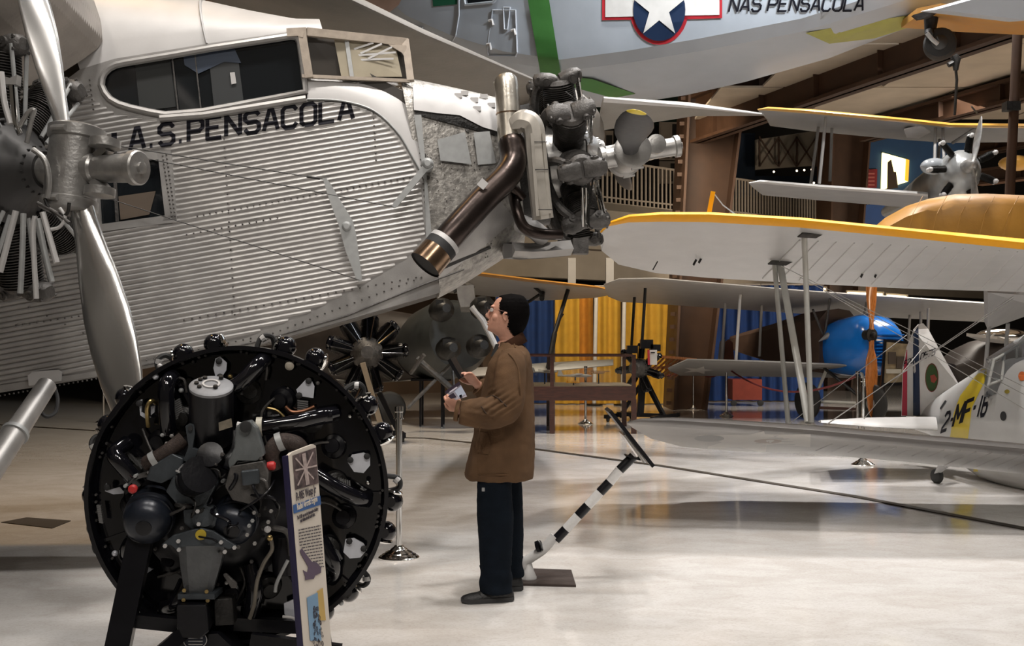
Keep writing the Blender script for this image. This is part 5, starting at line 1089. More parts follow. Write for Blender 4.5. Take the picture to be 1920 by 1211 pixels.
# collar, cuffs, hem, pocket, seams
cl = []
for i in range(17):
    a = -PI*.93+i/16*PI*1.86; cl.append(a)
rowA = []; rowB = []; rowC = []
for a in cl:
    ca, sa = math.cos(a), math.sin(a); fr_ = (1-ca)/2      # 0 at the back, 1 at the front
    rowA.append(Q(958, 622)+V((ca*.066-fr_*.018, sa*.070, -fr_*.085)))
    rowB.append(Q(959, 640)+V((ca*.092-fr_*.022, sa*.118, -fr_*.10)))
    rowC.append(Q(961, 634)+V((ca*.052-fr_*.01, sa*.055, -fr_*.085)))
cm_ = MB().loft([rowC, rowA, rowB], cap=False, closed=False); co = put('collar', cm_, collar_m, man, 60); s2 = co.modifiers.new('t', 'SOLIDIFY'); s2.thickness = .006
jb = bvh_of([jk])
def seam(pl, r=.0035, mt=jacket_m, name='seam'):
    pts = []
    for x, y in pl:
        h_ = jb.ray_cast(V((0, 0, EYE)), (P(x, y, 1)-V((0, 0, EYE))).normalized())
        if h_[0]: pts.append(h_[0]+h_[1]*.001)
    if len(pts) > 1: put(name, MB().tube(spline(pts, 3), r, 6), mt, man)
crease_shade = M('jacket_crease_shade', (.035, .02, .012), .9)  # dark colour for strips that paint the shade inside sleeve creases
seam([(942, 658), (955, 664), (966, 678), (973, 700), (975, 740), (974, 780)], .005); seam([(964, 645), (966, 652)], .004)
seam([(872, 886), (900, 890), (950, 890), (997, 888)], .004, name='hem_stitch'); seam([(900, 800), (898, 825), (897, 850)], .003, name='seam')
for pl, nm in (([(893, 808), (914, 812), (920, 832), (916, 852), (895, 848), (889, 828)], 'pocket'),):
    decal(nm, [(pl, 0)], jb, jacket_m, man, .006, 5, 0, 6.2, 5)
seam([(912, 745), (925, 742), (936, 748)], .003, crease_shade, 'sleeve_crease_shade'); seam([(936, 748), (950, 762)], .004, crease_shade, 'sleeve_crease_shade')
seam([(902, 762), (912, 776)], .003, crease_shade, 'sleeve_crease_shade')
put('cuff', MB().lathe(Q(862, 764, -.292), V((-.95, .05, .18)), [(-.012, .058), (.004, .060), (.01, .056), (.008, .050)], 22, cap=False), jacket_m, man)
put('cuff', MB().lathe(Q(896, 727, .132), V((-.62, -.3, .45)), [(-.01, .050), (.004, .052), (.008, .046)], 20, cap=False), jacket_m, man)
put('shirt_front', MB().loft([ell(Q(944, 645), .045, .05, 14), ell(Q(936, 668), .05, .07, 14)]), blk_soft, man)
# trousers
t_ = MB()
for s_, xs in ((-1, ((880, 928, 890, 966, .082), (900, 927, 0, 0, .088), (960, 929, 0, 0, .093), (1010, 930, 0, 0, .084), (1050, 930, 0, 0, .080), (1085, 930, 0, 0, .084), (1102, 931, 0, 0, .088))), (1, ((880, 944, 0, 0, .085), (900, 946, 0, 0, .088), (960, 951, 0, 0, .082), (1010, 955, 0, 0, .074), (1050, 957, 0, 0, .067), (1080, 958, 0, 0, .066), (1094, 958, 0, 0, .070)))):
    t_.loft([ell(Q(x, y, s_*.115+(.05 if s_ > 0 else 0)), r_*1.12, r_*.92, 18) for y, x, _, _, r_ in xs])
t_.loft([ell(Q(940, 850, .0), .12, .13, 20), ell(Q(938, 900, .0), .12, .15, 20)])
def tfold(p): return .006*noise.noise(V((p.x*12, p.y*12, p.z*4)))+(.004*math.sin(p.z*60+p.x*26) if p.z < .20 else 0)+.002*noise.noise(p*40)
put_t = remeshed('trousers', t_, trouser_m, man, .009, 4, disp=tfold)
put('trouser_tag', MB().box(Q(908, 908, -.222), (.016, .004, .02)), M('grey_tag', (.25, .25, .25), .5), man, None)
# shoes
def shoe(heel, toe, w_, off):
    d_ = (toe-heel); L_ = d_.length; d_.normalize(); s_ = V((-d_.y, d_.x, 0)); u = V((0, 0, 1)); m_ = MB(); so = MB(); rows = []; rs2 = []
    for t, wd, h_, zb in ((0, .030, .055, .018), (.06, .036, .095, .016), (.2, .038, .115, .016), (.36, .038, .10, .016), (.5, .042, .075, .016), (.68, .048, .058, .016), (.85, .046, .050, .018), (.96, .032, .040, .022), (1.0, .012, .030, .025)):
        c = heel+d_*t*L_; rows.append([c+s_*math.cos(a)*wd+u*(zb+max(0, math.sin(a))*(h_-zb)+min(0, math.sin(a))*.004) for a in [2*PI*k/18 for k in range(18)]])
        rs2.append([c+s_*x*wd*1.08+u*z for x, z in ((-1, .0 if .04 < t < .9 else .008), (1, .0 if .04 < t < .9 else .008), (1.02, .026), (-1.02, .026))])
    so_ = put('shoe', m_.loft(rows), shoe_m, man, 70); put('sole', so.loft(rs2), sole_m, so_, 40)
    la = MB()
    for i in range(4): c = heel+d_*L_*(.42+i*.06)+u*(.092-i*.010); put('lace', MB().tube([c-s_*.026-u*.012, c, c+s_*.026-u*.012], .0025, 5), sole_m, so_)
    return so_
hf = V((Q(963, 1118).x, pd-.115, 0)); hf.y = pd-.10
shoe(V((Q(962, 1118).x, pd-.10, 0)), V((Q(867, 1118).x, pd-.16, 0)), .05, 0)
shoe(V((Q(980, 1118).x, pd+.17, 0)), V((Q(905, 1118).x, pd+.13, 0)), .05, 0)
# things held
bk = thing('booklet', 'small folded booklet with pale pictures held low in the near hand', 'booklet', Q(861, 726, -.2))
bmat = M('booklet_cover', (.03, .02, .035), .4); pg = M('booklet_paper', (.62, .58, .66), .5)
def quad(l, o): return [Q(x, y, o) for x, y in l]
put('back_page', MB().slab(quad([(841, 730), (866, 712), (880, 738), (860, 744)], -.335), (0, .006, 0)), pg, bk, None)
put('cover', MB().slab(quad([(841, 729), (866, 711), (869, 717), (843, 734)], -.343), (0, .003, 0)), bmat, bk, None)
for l, mt in (([(858, 728), (870, 719), (878, 733), (866, 740)], M('booklet_photo', (.45, .50, .62), .4)), ([(846, 737), (856, 731), (862, 739), (852, 742)], bmat), ([(866, 736), (871, 734), (872, 740), (868, 741)], bmat), ([(849, 729), (862, 720), (863, 722), (850, 731)], pg)):
    put('printed_picture', MB().slab(quad(l, -.347), (0, .003, 0)), mt, bk, None)
ph = thing('phone', 'slim dark phone held edge-on in the far raised hand', 'phone', Q(856, 690, .04))
put('phone_body', MB().bar(Q(845, 672, .05), Q(866, 708, .05), .022, .075, up=(.3, 1, .2)), blk, ph, None)
# ================================================================== sectioned radial engine on a stand, in front
dd = 4.47; de = thing('display_engine', 'large black radial engine seen from behind on a black stand, nearest the camera', 'engine', (P(450, 925, dd).x, dd, 0))
EC = P(450, 925, dd); an = math.radians(6); ER = V((math.cos(an), math.sin(an), 0)); EN = V((math.sin(an), -math.cos(an), 0)); EU = V((0, 0, 1))
def E(px, py, h=0.0):
    dr = P(px, py, 1)-V((0, 0, EYE)); o_ = V((0, 0, EYE)); t = (EC+EN*h-o_).dot(EN)/dr.dot(EN); return o_+dr*t
R0 = 277/F*dd
put('rim_ring', MB().lathe(EC-EN*.04, EN, [(0, R0-.012), (0, R0), (.09, R0), (.09, R0-.016), (.02, R0-.02), (.012, R0-.03)], 90, cap=False), blk_gl, de, 50)
put('baffle_plate', MB().lathe(EC-EN*.05, EN, [(0, .10), (.001, R0-.012), (.008, R0-.012), (.012, .10)], 72), blk_gl, de, 30)
for k in range(9):
    t = math.radians(90+18+k*40); c, s_ = math.cos(t), math.sin(t); rd = ER*c+EU*s_; tg = -ER*s_+EU*c
    f = MB(); base = EC-EN*.16
    for i in range(9): q = base+rd*(.33+i*.022); f.lathe(q, rd, [(0, .085), (.004, .12-.002*i), (.009, .085)], 18, cap=False)
    f.lathe(base+rd*.22, rd, [(0, .075), (.30, .08), (.34, .05)], 18)
    cy = put('engine_cylinder', f, eng_dk, de, 40)
    for sg in (-1, 1):
        q = base+rd*.575+tg*.065*sg; put('rocker_cover', MB().ball(q+rd*.03, .044, 14, 10, sc=(1, 1.1, 1)).cyl(q+rd*.02-EN*.05, q+rd*.02+EN*.05, .022, 12), blk_gl, cy)
        put('rocker_cap', MB().lathe(q+rd*.028+tg*.034*sg, tg*sg, [(0, .036), (.006, .038), (.012, .03), (.018, .01)], 16), chrome, cy)
    a = base+rd*.53+tg*.10; put('ignition_lead', MB().tube(spline([EC-EN*.10+rd*.50+tg*.16, EC-EN*.12+rd*.60+tg*.17, EC-EN*.14+rd*.62+tg*.13, a+rd*.04]), .011, 8), blk_soft, cy)
    put('lead_nut', MB().cyl(EC-EN*.12+rd*.595+tg*.165, EC-EN*.12+rd*.61+tg*.155, .016, 10), alu_b, cy)
# shiny intake elbows on the rear face
def pipe(px, r=.032, h=.05, mt=blk_gl, name='intake_pipe'): return put(name, MB().tube(spline([E(x, y, h+hh) for x, y, hh in px], 6), r, 14), mt, de)
for pl in ([(316, 812, 0), (312, 760, .03), (313, 722, .02), (325, 706, -.03)], [(400, 738, .0), (445, 722, .03), (478, 690, .02), (495, 672, -.03)], [(486, 802, .05), (540, 795, .05), (595, 782, .03), (628, 775, -.02)], [(590, 890, .03), (625, 912, .04), (665, 932, .02), (688, 938, -.03)], [(262, 908, .02), (228, 870, .04), (216, 850, .02), (240, 830, -.03)], [(600, 1010, .02), (622, 1050, .04), (628, 1072, .0), (620, 1085, -.03)], [(262, 1000, .02), (245, 1020, .04), (240, 1040, .0), (262, 1052, -.02)], [(470, 1060, .0), (478, 1110, .03), (470, 1150, .0)], [(350, 1090, 0), (330, 1130, .03), (310, 1140, -.02)]): pipe(pl)
put('flat_pipe_cover', MB().tube([E(598, 888, .08), E(640, 912, .08), E(684, 934, .07)], [.018, .03, .022], 12, flat=.5), blk_gl, de)
# silver cover plates, each with its dark bolts
for pl, bl in (([(405, 672), (413, 668), (426, 680), (425, 694), (415, 709), (405, 706), (401, 690)], [(411, 677), (413, 706)]), ([(573, 712), (584, 712), (590, 724), (588, 746), (560, 742), (556, 730)], [(579, 714), (561, 741)]), ([(660, 852), (682, 848), (694, 854), (694, 872), (682, 886), (664, 884), (652, 866)], [(657, 862), (688, 855)]), ([(648, 1010), (664, 1008), (682, 1018), (688, 1030), (676, 1044), (656, 1046), (644, 1034)], [(655, 1014), (682, 1028)]), ([(262, 750), (268, 748), (266, 772), (284, 782), (276, 786), (264, 778)], [(262, 756)]), ([(284, 762), (292, 760), (291, 772), (284, 778)], []), ([(200, 905), (206, 918), (226, 912), (236, 924), (214, 926), (198, 920)], [(202, 913)]), ([(268, 1070), (280, 1062), (288, 1066), (268, 1080)], []), ([(533, 1130), (552, 1122), (560, 1126), (560, 1158), (546, 1160), (534, 1150)], [])):
    c = put('cover_plate', MB().slab([E(x, y, .012) for x, y in pl], EN*.012), cover_m, de, None)
    for x, y in bl: put('cover_bolt', MB().lathe(E(x, y, .02), EN, [(0, .013), (.012, .013), (.016, .006)], 8), blk_soft, c)
def fins(cx, cy, n, dx, dy, L_, ang, mt=None):
    for i in range(n):
        x, y = cx+dx*i, cy+dy*i; a = math.radians(ang); put('cooling_fin', MB().bar(E(x-L_*math.cos(a), y-L_*math.sin(a), .02), E(x+L_*math.cos(a), y+L_*math.sin(a), .02), .006, .02, up=EN), mt or M_fin, de, None)
M_fin = M('grey_fin_edge', (.22, .22, .22), .35, .6, .1, 30)
fins(330, 752, 9, 1.0, 3.6, 9, -30); fins(568, 752, 6, 0, 4.2, 10, 8); fins(242, 852, 7, 3.2, 3.2, 9, 60); fins(636, 905, 6, 4, 1.2, 10, 85); fins(458, 725, 4, .5, 4.6, 8, 0); fins(186, 948, 10, .5, 3.4, 4, 12); fins(622, 1030, 6, 3, 2, 9, 60)
# core casting and accessories
put('core_casting', MB().lathe(EC-EN*.03+V((-.08, 0, -.05)), EN, [(0, .30), (.05, .31), (.07, .27), (.10, .24), (.13, .20), (.14, .10)], 40), blk, de)
# upright cylindrical oil filter with grey lid
a = E(396, 824, .07); tcz = E(396, 728, .165)
oc = put('oil_filter_can', MB().lathe(a, tcz-a, [(0, .084), (.02, .086), ((tcz-a).length-.02, .083), ((tcz-a).length, .083)], 30), blk, de)
put('filter_lid', MB().lathe(tcz, tcz-a, [(0, .083), (.01, .083), (.016, .074), (.018, .02)], 30), M('grey_lid', (.24, .245, .26), .55, .2, .1, 40), oc)
put('lid_ring', MB().lathe(tcz+(tcz-a).normalized()*.017, tcz-a, [(0, .034), (.006, .034), (.006, .026), (0, .026)], 22, cap=False), alu_b, oc)
ta = (tcz-a).normalized(); tb_ = ta.cross(ER).normalized()
for x, y in ((-.045, .03), (-.055, .0), (-.03, .045), (.02, -.03), (-.04, -.03), (.03, .05)): put('lid_stud', MB().cyl(tcz+ER*x+tb_*y, tcz+ER*x+tb_*y+ta*.028, .009, 8), eng_dk, oc)
put('data_plate', MB().slab([E(x, y, .215) for x, y in ((410, 792), (434, 784), (436, 800), (411, 808))], EN*.003), M('tan_data_plate', (.25, .22, .17), .4, .4, .3, 40), oc, None)
# brackets and gray castings
def cast(name, pl, h, t_, mt=case_gb, bev=.006):
    o = put(name, MB().slab([E(x, y, h) for x, y in pl], EN*t_), mt, de, None); bv_ = o.modifiers.new('b', 'BEVEL'); bv_.width = bev; bv_.segments = 2; return o
cast('lifting_lug', [(350, 798), (357, 793), (367, 794), (368, 812), (364, 838), (376, 842), (362, 868), (346, 862), (356, 836)], .14, .03, case_gb)
put('lug_eye', MB().lathe(E(357, 803, .175), EN, [(0, .010), (.004, .009)], 14), blk_soft, de)
c = cast('carburettor_flange', [(446, 800), (455, 790), (474, 786), (486, 800), (492, 822), (500, 850), (484, 862), (450, 860), (436, 880), (432, 862), (444, 836)], .16, .07, M('light_casting', (.17, .185, .19), .4, .5, .2, 14, .3, 60))
put('flange_eye', MB().lathe(E(461, 800, .235), EN, [(0, .022), (.01, .022), (.012, .012)], 16), blk_soft, c); put('bolt', MB().cyl(E(444, 796, .2), E(454, 798, .2), .012, 8), alu_b, c)
put('pipe_sleeve', MB().tube([E(487, 797, .12), E(494, 800, .12), E(560, 790, .10), E(620, 780, .06)], [.034, .028, .028, .028], 14), blk_gl, c)
put('sleeve_ring', MB().lathe(E(487, 800, .13), ER, [(-.012, .038), (.01, .038)], 16), M('ivory_ring', (.45, .43, .36), .4), c)
cast('carburettor_body', [(440, 868), (500, 858), (510, 880), (506, 920), (480, 938), (444, 930), (430, 905)], .12, .12, eng_gry)
cast('carburettor_cover', [(452, 882), (486, 878), (488, 906), (456, 910)], .24, .02, case_gb)
cast('left_casting', [(290, 870), (330, 846), (352, 856), (346, 885), (310, 902), (282, 895)], .10, .08, case_gb)
cast('centre_block', [(338, 880), (400, 862), (412, 905), (392, 945), (340, 938), (320, 915)], .11, .10, case_gb)
cast('centre_block', [(350, 950), (400, 944), (424, 962), (420, 990), (372, 992), (352, 975)], .12, .08, case_gb)
put('round_housing', MB().lathe(E(386, 968, .19), EN, [(0, .05), (.02, .05), (.025, .034), (.04, .034), (.042, .01)], 26), case_gb, de)
put('tilted_drum', MB().lathe(E(362, 900, .17), EN+ER*.5+EU*.4, [(0, .072), (.02, .072), (.022, .066), (.08, .066), (.082, .070), (.095, .070), (.097, .02)], 26), blk, de)
put('tilted_drum', MB().lathe(E(398, 862, .16), EN+EU*.5, [(0, .05), (.06, .05), (.065, .02)], 24), blk, de)
m = MB()
for i in range(4): put('screw_row', MB().bar(E(350+i*5, 918-i*1, .24), E(362+i*5, 888-i*1, .24), .005, .008, up=EN), alu_l, de, None)
put('cover_strap', MB().bar(E(330, 882, .22), E(378, 904, .25), .006, .006, up=EN), alu_b, de, None)
# small plumbing, bolts and leads crowding the accessory section
rr = random.Random(21)
for i in range(16):
    x0, y0 = 330+rr.random()*190, 850+rr.random()*150; x1, y1 = x0+rr.uniform(-60, 60), y0+rr.uniform(-50, 60); h_ = .20+rr.random()*.06
    put('oil_line', MB().tube(spline([E(x0, y0, h_-.06), E(x0+rr.uniform(-14, 14), y0+10, h_), E((x0+x1)/2+rr.uniform(-18, 18), (y0+y1)/2, h_+.01), E(x1, y1, h_-.07)], 5), rr.choice((.004, .006, .008)), 7), rr.choice((blk_gl, eng_dk, eng_gry, blk)), de)
for i in range(46):
    a = rr.random()*2*PI; r_ = rr.uniform(60, 175); x, y = 420+r_*math.cos(a), 935+r_*math.sin(a)*.95
    put('stud_nut', MB().lathe(E(x, y, .10 if r_ > 110 else .22), EN, [(0, .008), (.008, .008), (.009, .005), (.016, .004)], 6), rr.choice((alu_l, eng_gry, eng_dk, alu)), de)
for i in range(9):
    a = math.radians(20+i*40); put('primer_line', MB().tube(spline([EC+(ER*math.cos(a)+EU*math.sin(a))*.22+EN*.03, EC+(ER*math.cos(a+.25)+EU*math.sin(a+.25))*.34+EN*.05, EC+(ER*math.cos(a+.1)+EU*math.sin(a+.1))*.46-EN*.01], 6), .005, 6), eng_gry, de)
    put('baffle_rib', MB().bar(EC+(ER*math.cos(a+.33)+EU*math.sin(a+.33))*.33-EN*.03, EC+(ER*math.cos(a+.33)+EU*math.sin(a+.33))*(R0-.03)-EN*.03, .012, .02, up=EN), blk_gl, de, None)
# two magneto domes
for cx, cy, r_ in ((283, 962, .093), (443, 968, .086)):
    c = E(cx, cy, .10); ax2 = EN*.96-EU*.28
    dm = put('magneto_dome', MB().lathe(c, ax2, [(-.05, r_*1.05), (.02, r_*1.05), (.025, r_*.96), (.045, r_*.98), (.047, r_*1.02), (.053, r_*1.02), (.055, r_*.97), (.07, r_*.97), (.10, r_*.88), (.12, r_*.66), (.13, r_*.35), (.132, .02)], 36), M('blue_black_dome', (.018, .022, .032), .32, .2, .2, 12, .1, 40) if cx < 300 else MATS['blue_black_dome'], de)
    put('dome_band', MB().lathe(c+EU*.06-EN*.02, ax2, [(-.01, r_*1.12), (.015, r_*1.14), (.04, r_*1.08)], 36, cap=False), eng_gry, dm)
    for k in range(5): t = math.radians(30+k*30); put('band_screw', MB().cyl(c+EU*(.06+math.sin(t)*r_*1.1)+ER*math.cos(t)*r_*1.1, c+EU*(.06+math.sin(t)*r_*1.1)+ER*math.cos(t)*r_*1.1+EN*.04, .007, 8), alu_l, dm)
    put('dome_boss', MB().lathe(c+ax2*.128, ax2, [(0, .030), (.008, .030), (.010, .02)], 18), blk, dm)
for x, y in ((250, 916), (507, 873)): put('red_cap', MB().lathe(E(x, y, .2), ER if x > 400 else EN, [(-.012, .014), (.0, .017), (.014, .017), (.02, .01)], 14), M('red_plastic_cap', (.50, .03, .03), .4) if x < 400 else MATS['red_plastic_cap'], de)
# braided hoses
brm = M('braided_hose', (.05, .034, .028), .5, .3, .5, 120, .5, 400)
for pl, r_ in (([(345, 822, .12), (320, 842, .13), (290, 862, .12), (276, 868, .10)], .030), ([(512, 880, .12), (508, 850, .13), (525, 828, .13), (555, 832, .11), (570, 850, .08)], .032)):
    h_ = pipe(pl, r_, .02, brm, 'braided_hose'); put('hose_clamp', MB().lathe(E(pl[2][0], pl[2][1], .15), E(pl[3][0], pl[3][1], .15)-E(pl[1][0], pl[1][1], .15), [(-.012, r_*1.15), (.012, r_*1.15)], 16, cap=False), alu_l, h_)
for pl, mt, r_ in (([(493, 990, .14), (515, 990, .16), (540, 1000, .15), (546, 1040, .12)], eng_gry, .012), ([(507, 1008, .15), (510, 1030, .15), (495, 1055, .14), (482, 1090, .14), (477, 1130, .13), (468, 1160, .12)], M('dull_tan_tube', (.20, .18, .15), .4, .5), .008), ([(540, 1050, .12), (520, 1090, .12), (516, 1110, .12)], alu_l, .007), ([(530, 1156, .08), (548, 1158, .08), (562, 1166, .06)], alu_b, .006), ([(278, 800, .03), (276, 765, .06), (284, 752, .05), (292, 756, .02)], brass, .009), ([(540, 790, .03), (520, 770, .03), (498, 764, .03)], brass, .006), ([(535, 762, .03), (548, 772, .03), (570, 770, .03), (590, 762, .03)], M('copper_tube', (.30, .14, .08), .35, .8), .007), ([(330, 708, .03), (345, 712, .05), (350, 735, .03)], eng_gry, .005), ([(470, 690, .02), (490, 672, .04), (500, 690, .04), (498, 712, .02)], eng_gry, .005)):
    put('tube_line', MB().tube(spline([E(x, y, h_) for x, y, h_ in pl], 5), r_, 8), mt, de)
for x, y, r_, mt in ((292, 706, .012, cover_m), (543, 686, .018, M('tan_disc', (.30, .27, .22), .6)), (502, 992, .013, alu_b), (506, 1008, .012, brass), (216, 1037, .012, cover_m), (238, 968, .016, chrome), (432, 706, .010, brass), (340, 732, .010, alu_l), (596, 718, .008, eng_gry), (640, 1130, .010, alu_l), (300, 686, .010, alu_b), (372, 1010, .006, alu_b), (656, 780, .01, chrome), (690, 905, .01, chrome)):
    put('fitting', MB().lathe(E(x, y, .03 if (x-450)**2+(y-925)**2 > 14000 else .2), EN, [(0, r_), (.008, r_), (.014, r_*.6), (.015, r_*.4)], 12), mt, de)
rr = random.Random(11); m = MB()
for i in range(60):
    a = rr.random()*2*PI; r_ = R0-.022-rr.random()*.012; m.lathe(EC-EN*.02+(ER*math.cos(a)+EU*math.sin(a))*r_, EN, [(0, .006), (.012, .005)], 6)
put('rim_rivets', m, eng_gry, de, kind='stuff')
for i in range(18):
    a = 2*PI*i/18+.1; r_ = .37+.06*rr.random(); c = EC+(ER*math.cos(a)+EU*math.sin(a))*r_
    put('valve_boss', MB().lathe(c-EN*.03, EN+ER*rr.uniform(-.3, .3)+EU*rr.uniform(-.3, .3), [(0, .05), (.03, .048), (.04, .03), (.06, .028), (.062, .01)], 16), blk if i % 2 else eng_dk, de)
# oil sump funnel with its flanges
c = cast('sump_flange', [(304, 1020), (326, 1002), (352, 994), (378, 988), (402, 994), (424, 1008), (446, 1022), (430, 1028), (420, 1024), (342, 1024), (334, 1030), (322, 1020)], .22, .02, case_gb)
a, b_ = E(381, 1018, .18), E(374, 1108, .15)
put('sump_funnel', MB().loft([[p+ER*x*w_+EN*y*w_*.7 for x, y in ((-1, .6), (-.6, 1), (.6, 1), (1, .6), (1, -.6), (-1, -.6))] for p, w_ in ((a, .088), (a.lerp(b_, .5), .072), (b_, .052))]), M('sump_grey_casting', (.10, .105, .11), .5, .4, .2, 18, .3, 60), c, 30)
put('sump_foot', MB().box(E(376, 1112, .15), (.14, .12, .02)), case_gb, c, None); put('yellow_plug', MB().lathe(E(377, 1002, .24), EN, [(0, .020), (.008, .020), (.01, .012)], 18), M('yellow_plug', (.45, .33, .03), .4), c)
for x, y in ((310, 1023), (336, 1030), (440, 1026), (422, 1034), (335, 1014), (415, 1016), (346, 1106), (388, 1108), (345, 1124), (390, 1125), (373, 982), (371, 958)): put('nut', MB().lathe(E(x, y, .24 if y < 1100 else .2), EN, [(0, .008), (.01, .008)], 6), alu_b if y < 1100 else brass, c)
cast('starter_block', [(344, 1118), (398, 1118), (402, 1168), (388, 1180), (352, 1178), (344, 1160)], .10, .14, blk); cast('pump_body', [(408, 1112), (442, 1110), (446, 1160), (410, 1162)], .06, .10, eng_dk); cast('link_arm', [(418, 1076), (424, 1072), (446, 1092), (444, 1102), (434, 1102)], .16, .015, eng_gry)
put('lower_drum', MB().lathe(E(536, 1052, .06), -EU, [(-.10, .05), (0, .055), (.05, .05), (.055, .02)], 20), blk, de)
# stand of black steel
def beam(a, b, w_=.055, t_=.05, nm='stand_beam'): put(nm, MB().bar(a, b, w_, t_, up=EN), blk, de, None)
fl = lambda x, y: V((x, y, 0))
tl_ = E(268, 990, .14); bl_ = E(222, 1211, .20); dr = (bl_-tl_); bl_ = tl_+dr*(tl_.z/(tl_.z-bl_.z)); beam(tl_, bl_, .09, .06)
put('leg_boss', MB().lathe(tl_, EN, [(-.05, .05), (.04, .05), (.05, .035)], 20), blk, de)
beam(E(232, 1160, .16), E(345, 1172, .16), .05, .045); beam(E(440, 1168, .05), E(600, 1176, .05), .05, .045)
put('base_box', MB().slab([E(x, y, .02) for x, y in ((342, 1176), (420, 1168), (470, 1215), (470, 1290), (330, 1290), (332, 1210))], EN*.16), blk, de, None)
beam(E(345, 1185, .2), E(270, 1250, .35), .05, .05); beam(E(470, 1200, .2), E(640, 1222, .2), .055, .04)
a = E(600, 1165, .05); beam(a, V((a.x+.06, a.y, 0)), .06, .05); a = E(470, 1180, -.05); beam(a, V((a.x, a.y+.1, 0)), .08, .08)
put('base_rail', MB().box(V((EC.x-.05, dd-.15, .03)), (1.1, .08, .06)), blk, de, None)
bd_ = put('oval_badge', MB().lathe(E(366, 1200, .19), EN, [(0, .036), (.004, .036), (.006, .033)], 26, sx=1.25), M('badge_blue_black', (.015, .02, .035), .3, .4), de)
put('badge_rim', MB().tube([E(366, 1200, .198)+ER*math.cos(t)*.043+EU*math.sin(t)*.033 for t in [2*PI*k/28 for k in range(29)]], .0018, 6, cap=False), alu_b, bd_)
for i in range(4): put('badge_line', MB().bar(E(353, 1190+i*6, .20), E(380, 1190+i*6, .20), .004, .001, up=EN), alu_b, bd_, None)
# ------------------------------------------------------------------ information panel, leaning post-like sign
sg = thing('information_panel', 'tall narrow slanted information panel with engine picture beside the display engine', 'sign', P(590, 1211, 3.9).xy.to_3d())
sd_ = 3.9
tlc, trc = P(541, 852, 3.82), P(592, 834, 3.98); blc, brc = P(570, 1216, 3.80), P(622, 1216, 3.96)
dn = (blc-tlc).normalized(); ext = blc.z/-dn.z; blc2 = blc+dn*ext*.93; brc2 = brc+(brc-trc).normalized()*ext*.93
sn = (trc-tlc).cross(blc-tlc).normalized()
if sn.y > 0: sn = -sn
panel_w = M('panel_white', (.62, .56, .49), .45, 0, .03, 6); panel_n = M('panel_navy', (.015, .012, .045), .35)
def T(u, v_, h=0.0): return tlc.lerp(trc, u).lerp(blc.lerp(brc, u), v_)+sn*h      # u across, v down the panel to the frame's lower edge
put('panel_board', MB().slab([T(.12, -.004), T(.9, -.008), T(1, .004), brc2, blc2, T(0, .006)], -sn*.012), panel_w, sg, None)
ed = (tlc-trc).normalized()*.030+V((0, .02, 0))
put('panel_edge', MB().slab([T(0, .004, -.002), blc2-sn*.002, blc2+ed, T(0, .004)+ed], -sn*.012), panel_n, sg, None)
put('panel_foot', MB().box((blc2+brc2)/2*1+V((0, .05, 0))-V((0, 0, ((blc2+brc2)/2).z-.01)), (.35, .30, .02)), blk, sg, None)
def tq(name, u0, v0_, u1, v1_, mt, sl=0.0, h=.0015, par=None): return put(name, MB().slab([T(u0, v0_, h), T(u1, v0_+sl, h), T(u1, v1_+sl, h), T(u0, v1_, h)], sn*.0012), mt, par or sg, None)
photo = tq('engine_photo', .12, .012, .97, .188, M('photo_sepia', (.10, .07, .07), .5, 0, .8, 40), -.0)
ph_l = M('photo_light', (.42, .34, .32), .5, 0, .3, 60); ink = M('ink', (.05, .04, .05), .6, 0, 0); ink_b = M('panel_blue', (.035, .10, .27), .5)
for a_, b_ in (((.5, .02), (.56, .18)), ((.16, .09), (.95, .10)), ((.2, .03), (.8, .16)), ((.85, .03), (.2, .17))): put('photo_spoke', MB().bar(T(*a_, .004), T(*b_, .004), .006 if a_[0] != .5 else .022, .001, up=sn), ph_l, photo, None)
def txt(s_, u, v_, size, mt, par=None, sx=.55, name='printed_line', bold=0):
    cu = bpy.data.curves.new('t', 'FONT'); cu.body = s_; cu.size = size; cu.extrude = .0004; cu.offset = bold; o = bpy.data.objects.new('t', cu); C.objects.link(o)
    dg = bpy.context.evaluated_depsgraph_get(); me = bpy.data.meshes.new_from_object(o.evaluated_get(dg)); bpy.data.objects.remove(o); me.name = name
    xd = (trc-tlc).normalized(); yd = (tlc-blc).normalized()
    mt4 = Matrix(((xd.x*sx, yd.x, sn.x, 0), (xd.y*sx, yd.y, sn.y, 0), (xd.z*sx, yd.z, sn.z, 0), (0, 0, 0, 1)))
    org = T(u, v_, .003); me.transform(mt4); me.materials.clear(); me.materials.append(mt); q = bpy.data.objects.new(name, me); C.objects.link(q)
    p_ = par or sg; q.parent = p_; q.location = org-WL[p_.name]; WL[q.name] = org; return q
pw = (trc-tlc).length
txt('R-985 Wasp Jr', .12, .245, .040, ink, sx=.53, name='title_text', bold=.0008)
blb = tq('blue_title_bar', .0, .262, 1.0, .306, ink_b, -.012)
txt('Radial Aircraft Engine', .12, .292, .030, panel_w, blb, .50, 'title_text', .0006)
txt('The R-985 was used in thousands of military', .1, .340, .017, ink, sx=.44, bold=.0005); txt('and civilian aircraft world wide.', .2, .358, .017, ink, sx=.44, bold=.0005)
rr = random.Random(8); gm = MB(); xd_ = (trc-tlc).normalized(); yd_ = (tlc-blc).normalized()
for i in range(14):     # body text too small to read: rows of word-length ink marks
    u = .12 if i < 6 else .12+.07*(i-5); v_ = .395+i*.0155
    while u < .92:
        wd = rr.uniform(.05, .13); gm.bar(T(u, v_, .002), T(min(.93, u+wd), v_, .002), .0035, .0006, up=sn); u += wd+.025
put('printed_lines', gm, ink, sg, None, kind='stuff')
pl_m = M('printed_plane_purple', (.09, .06, .10), .5)
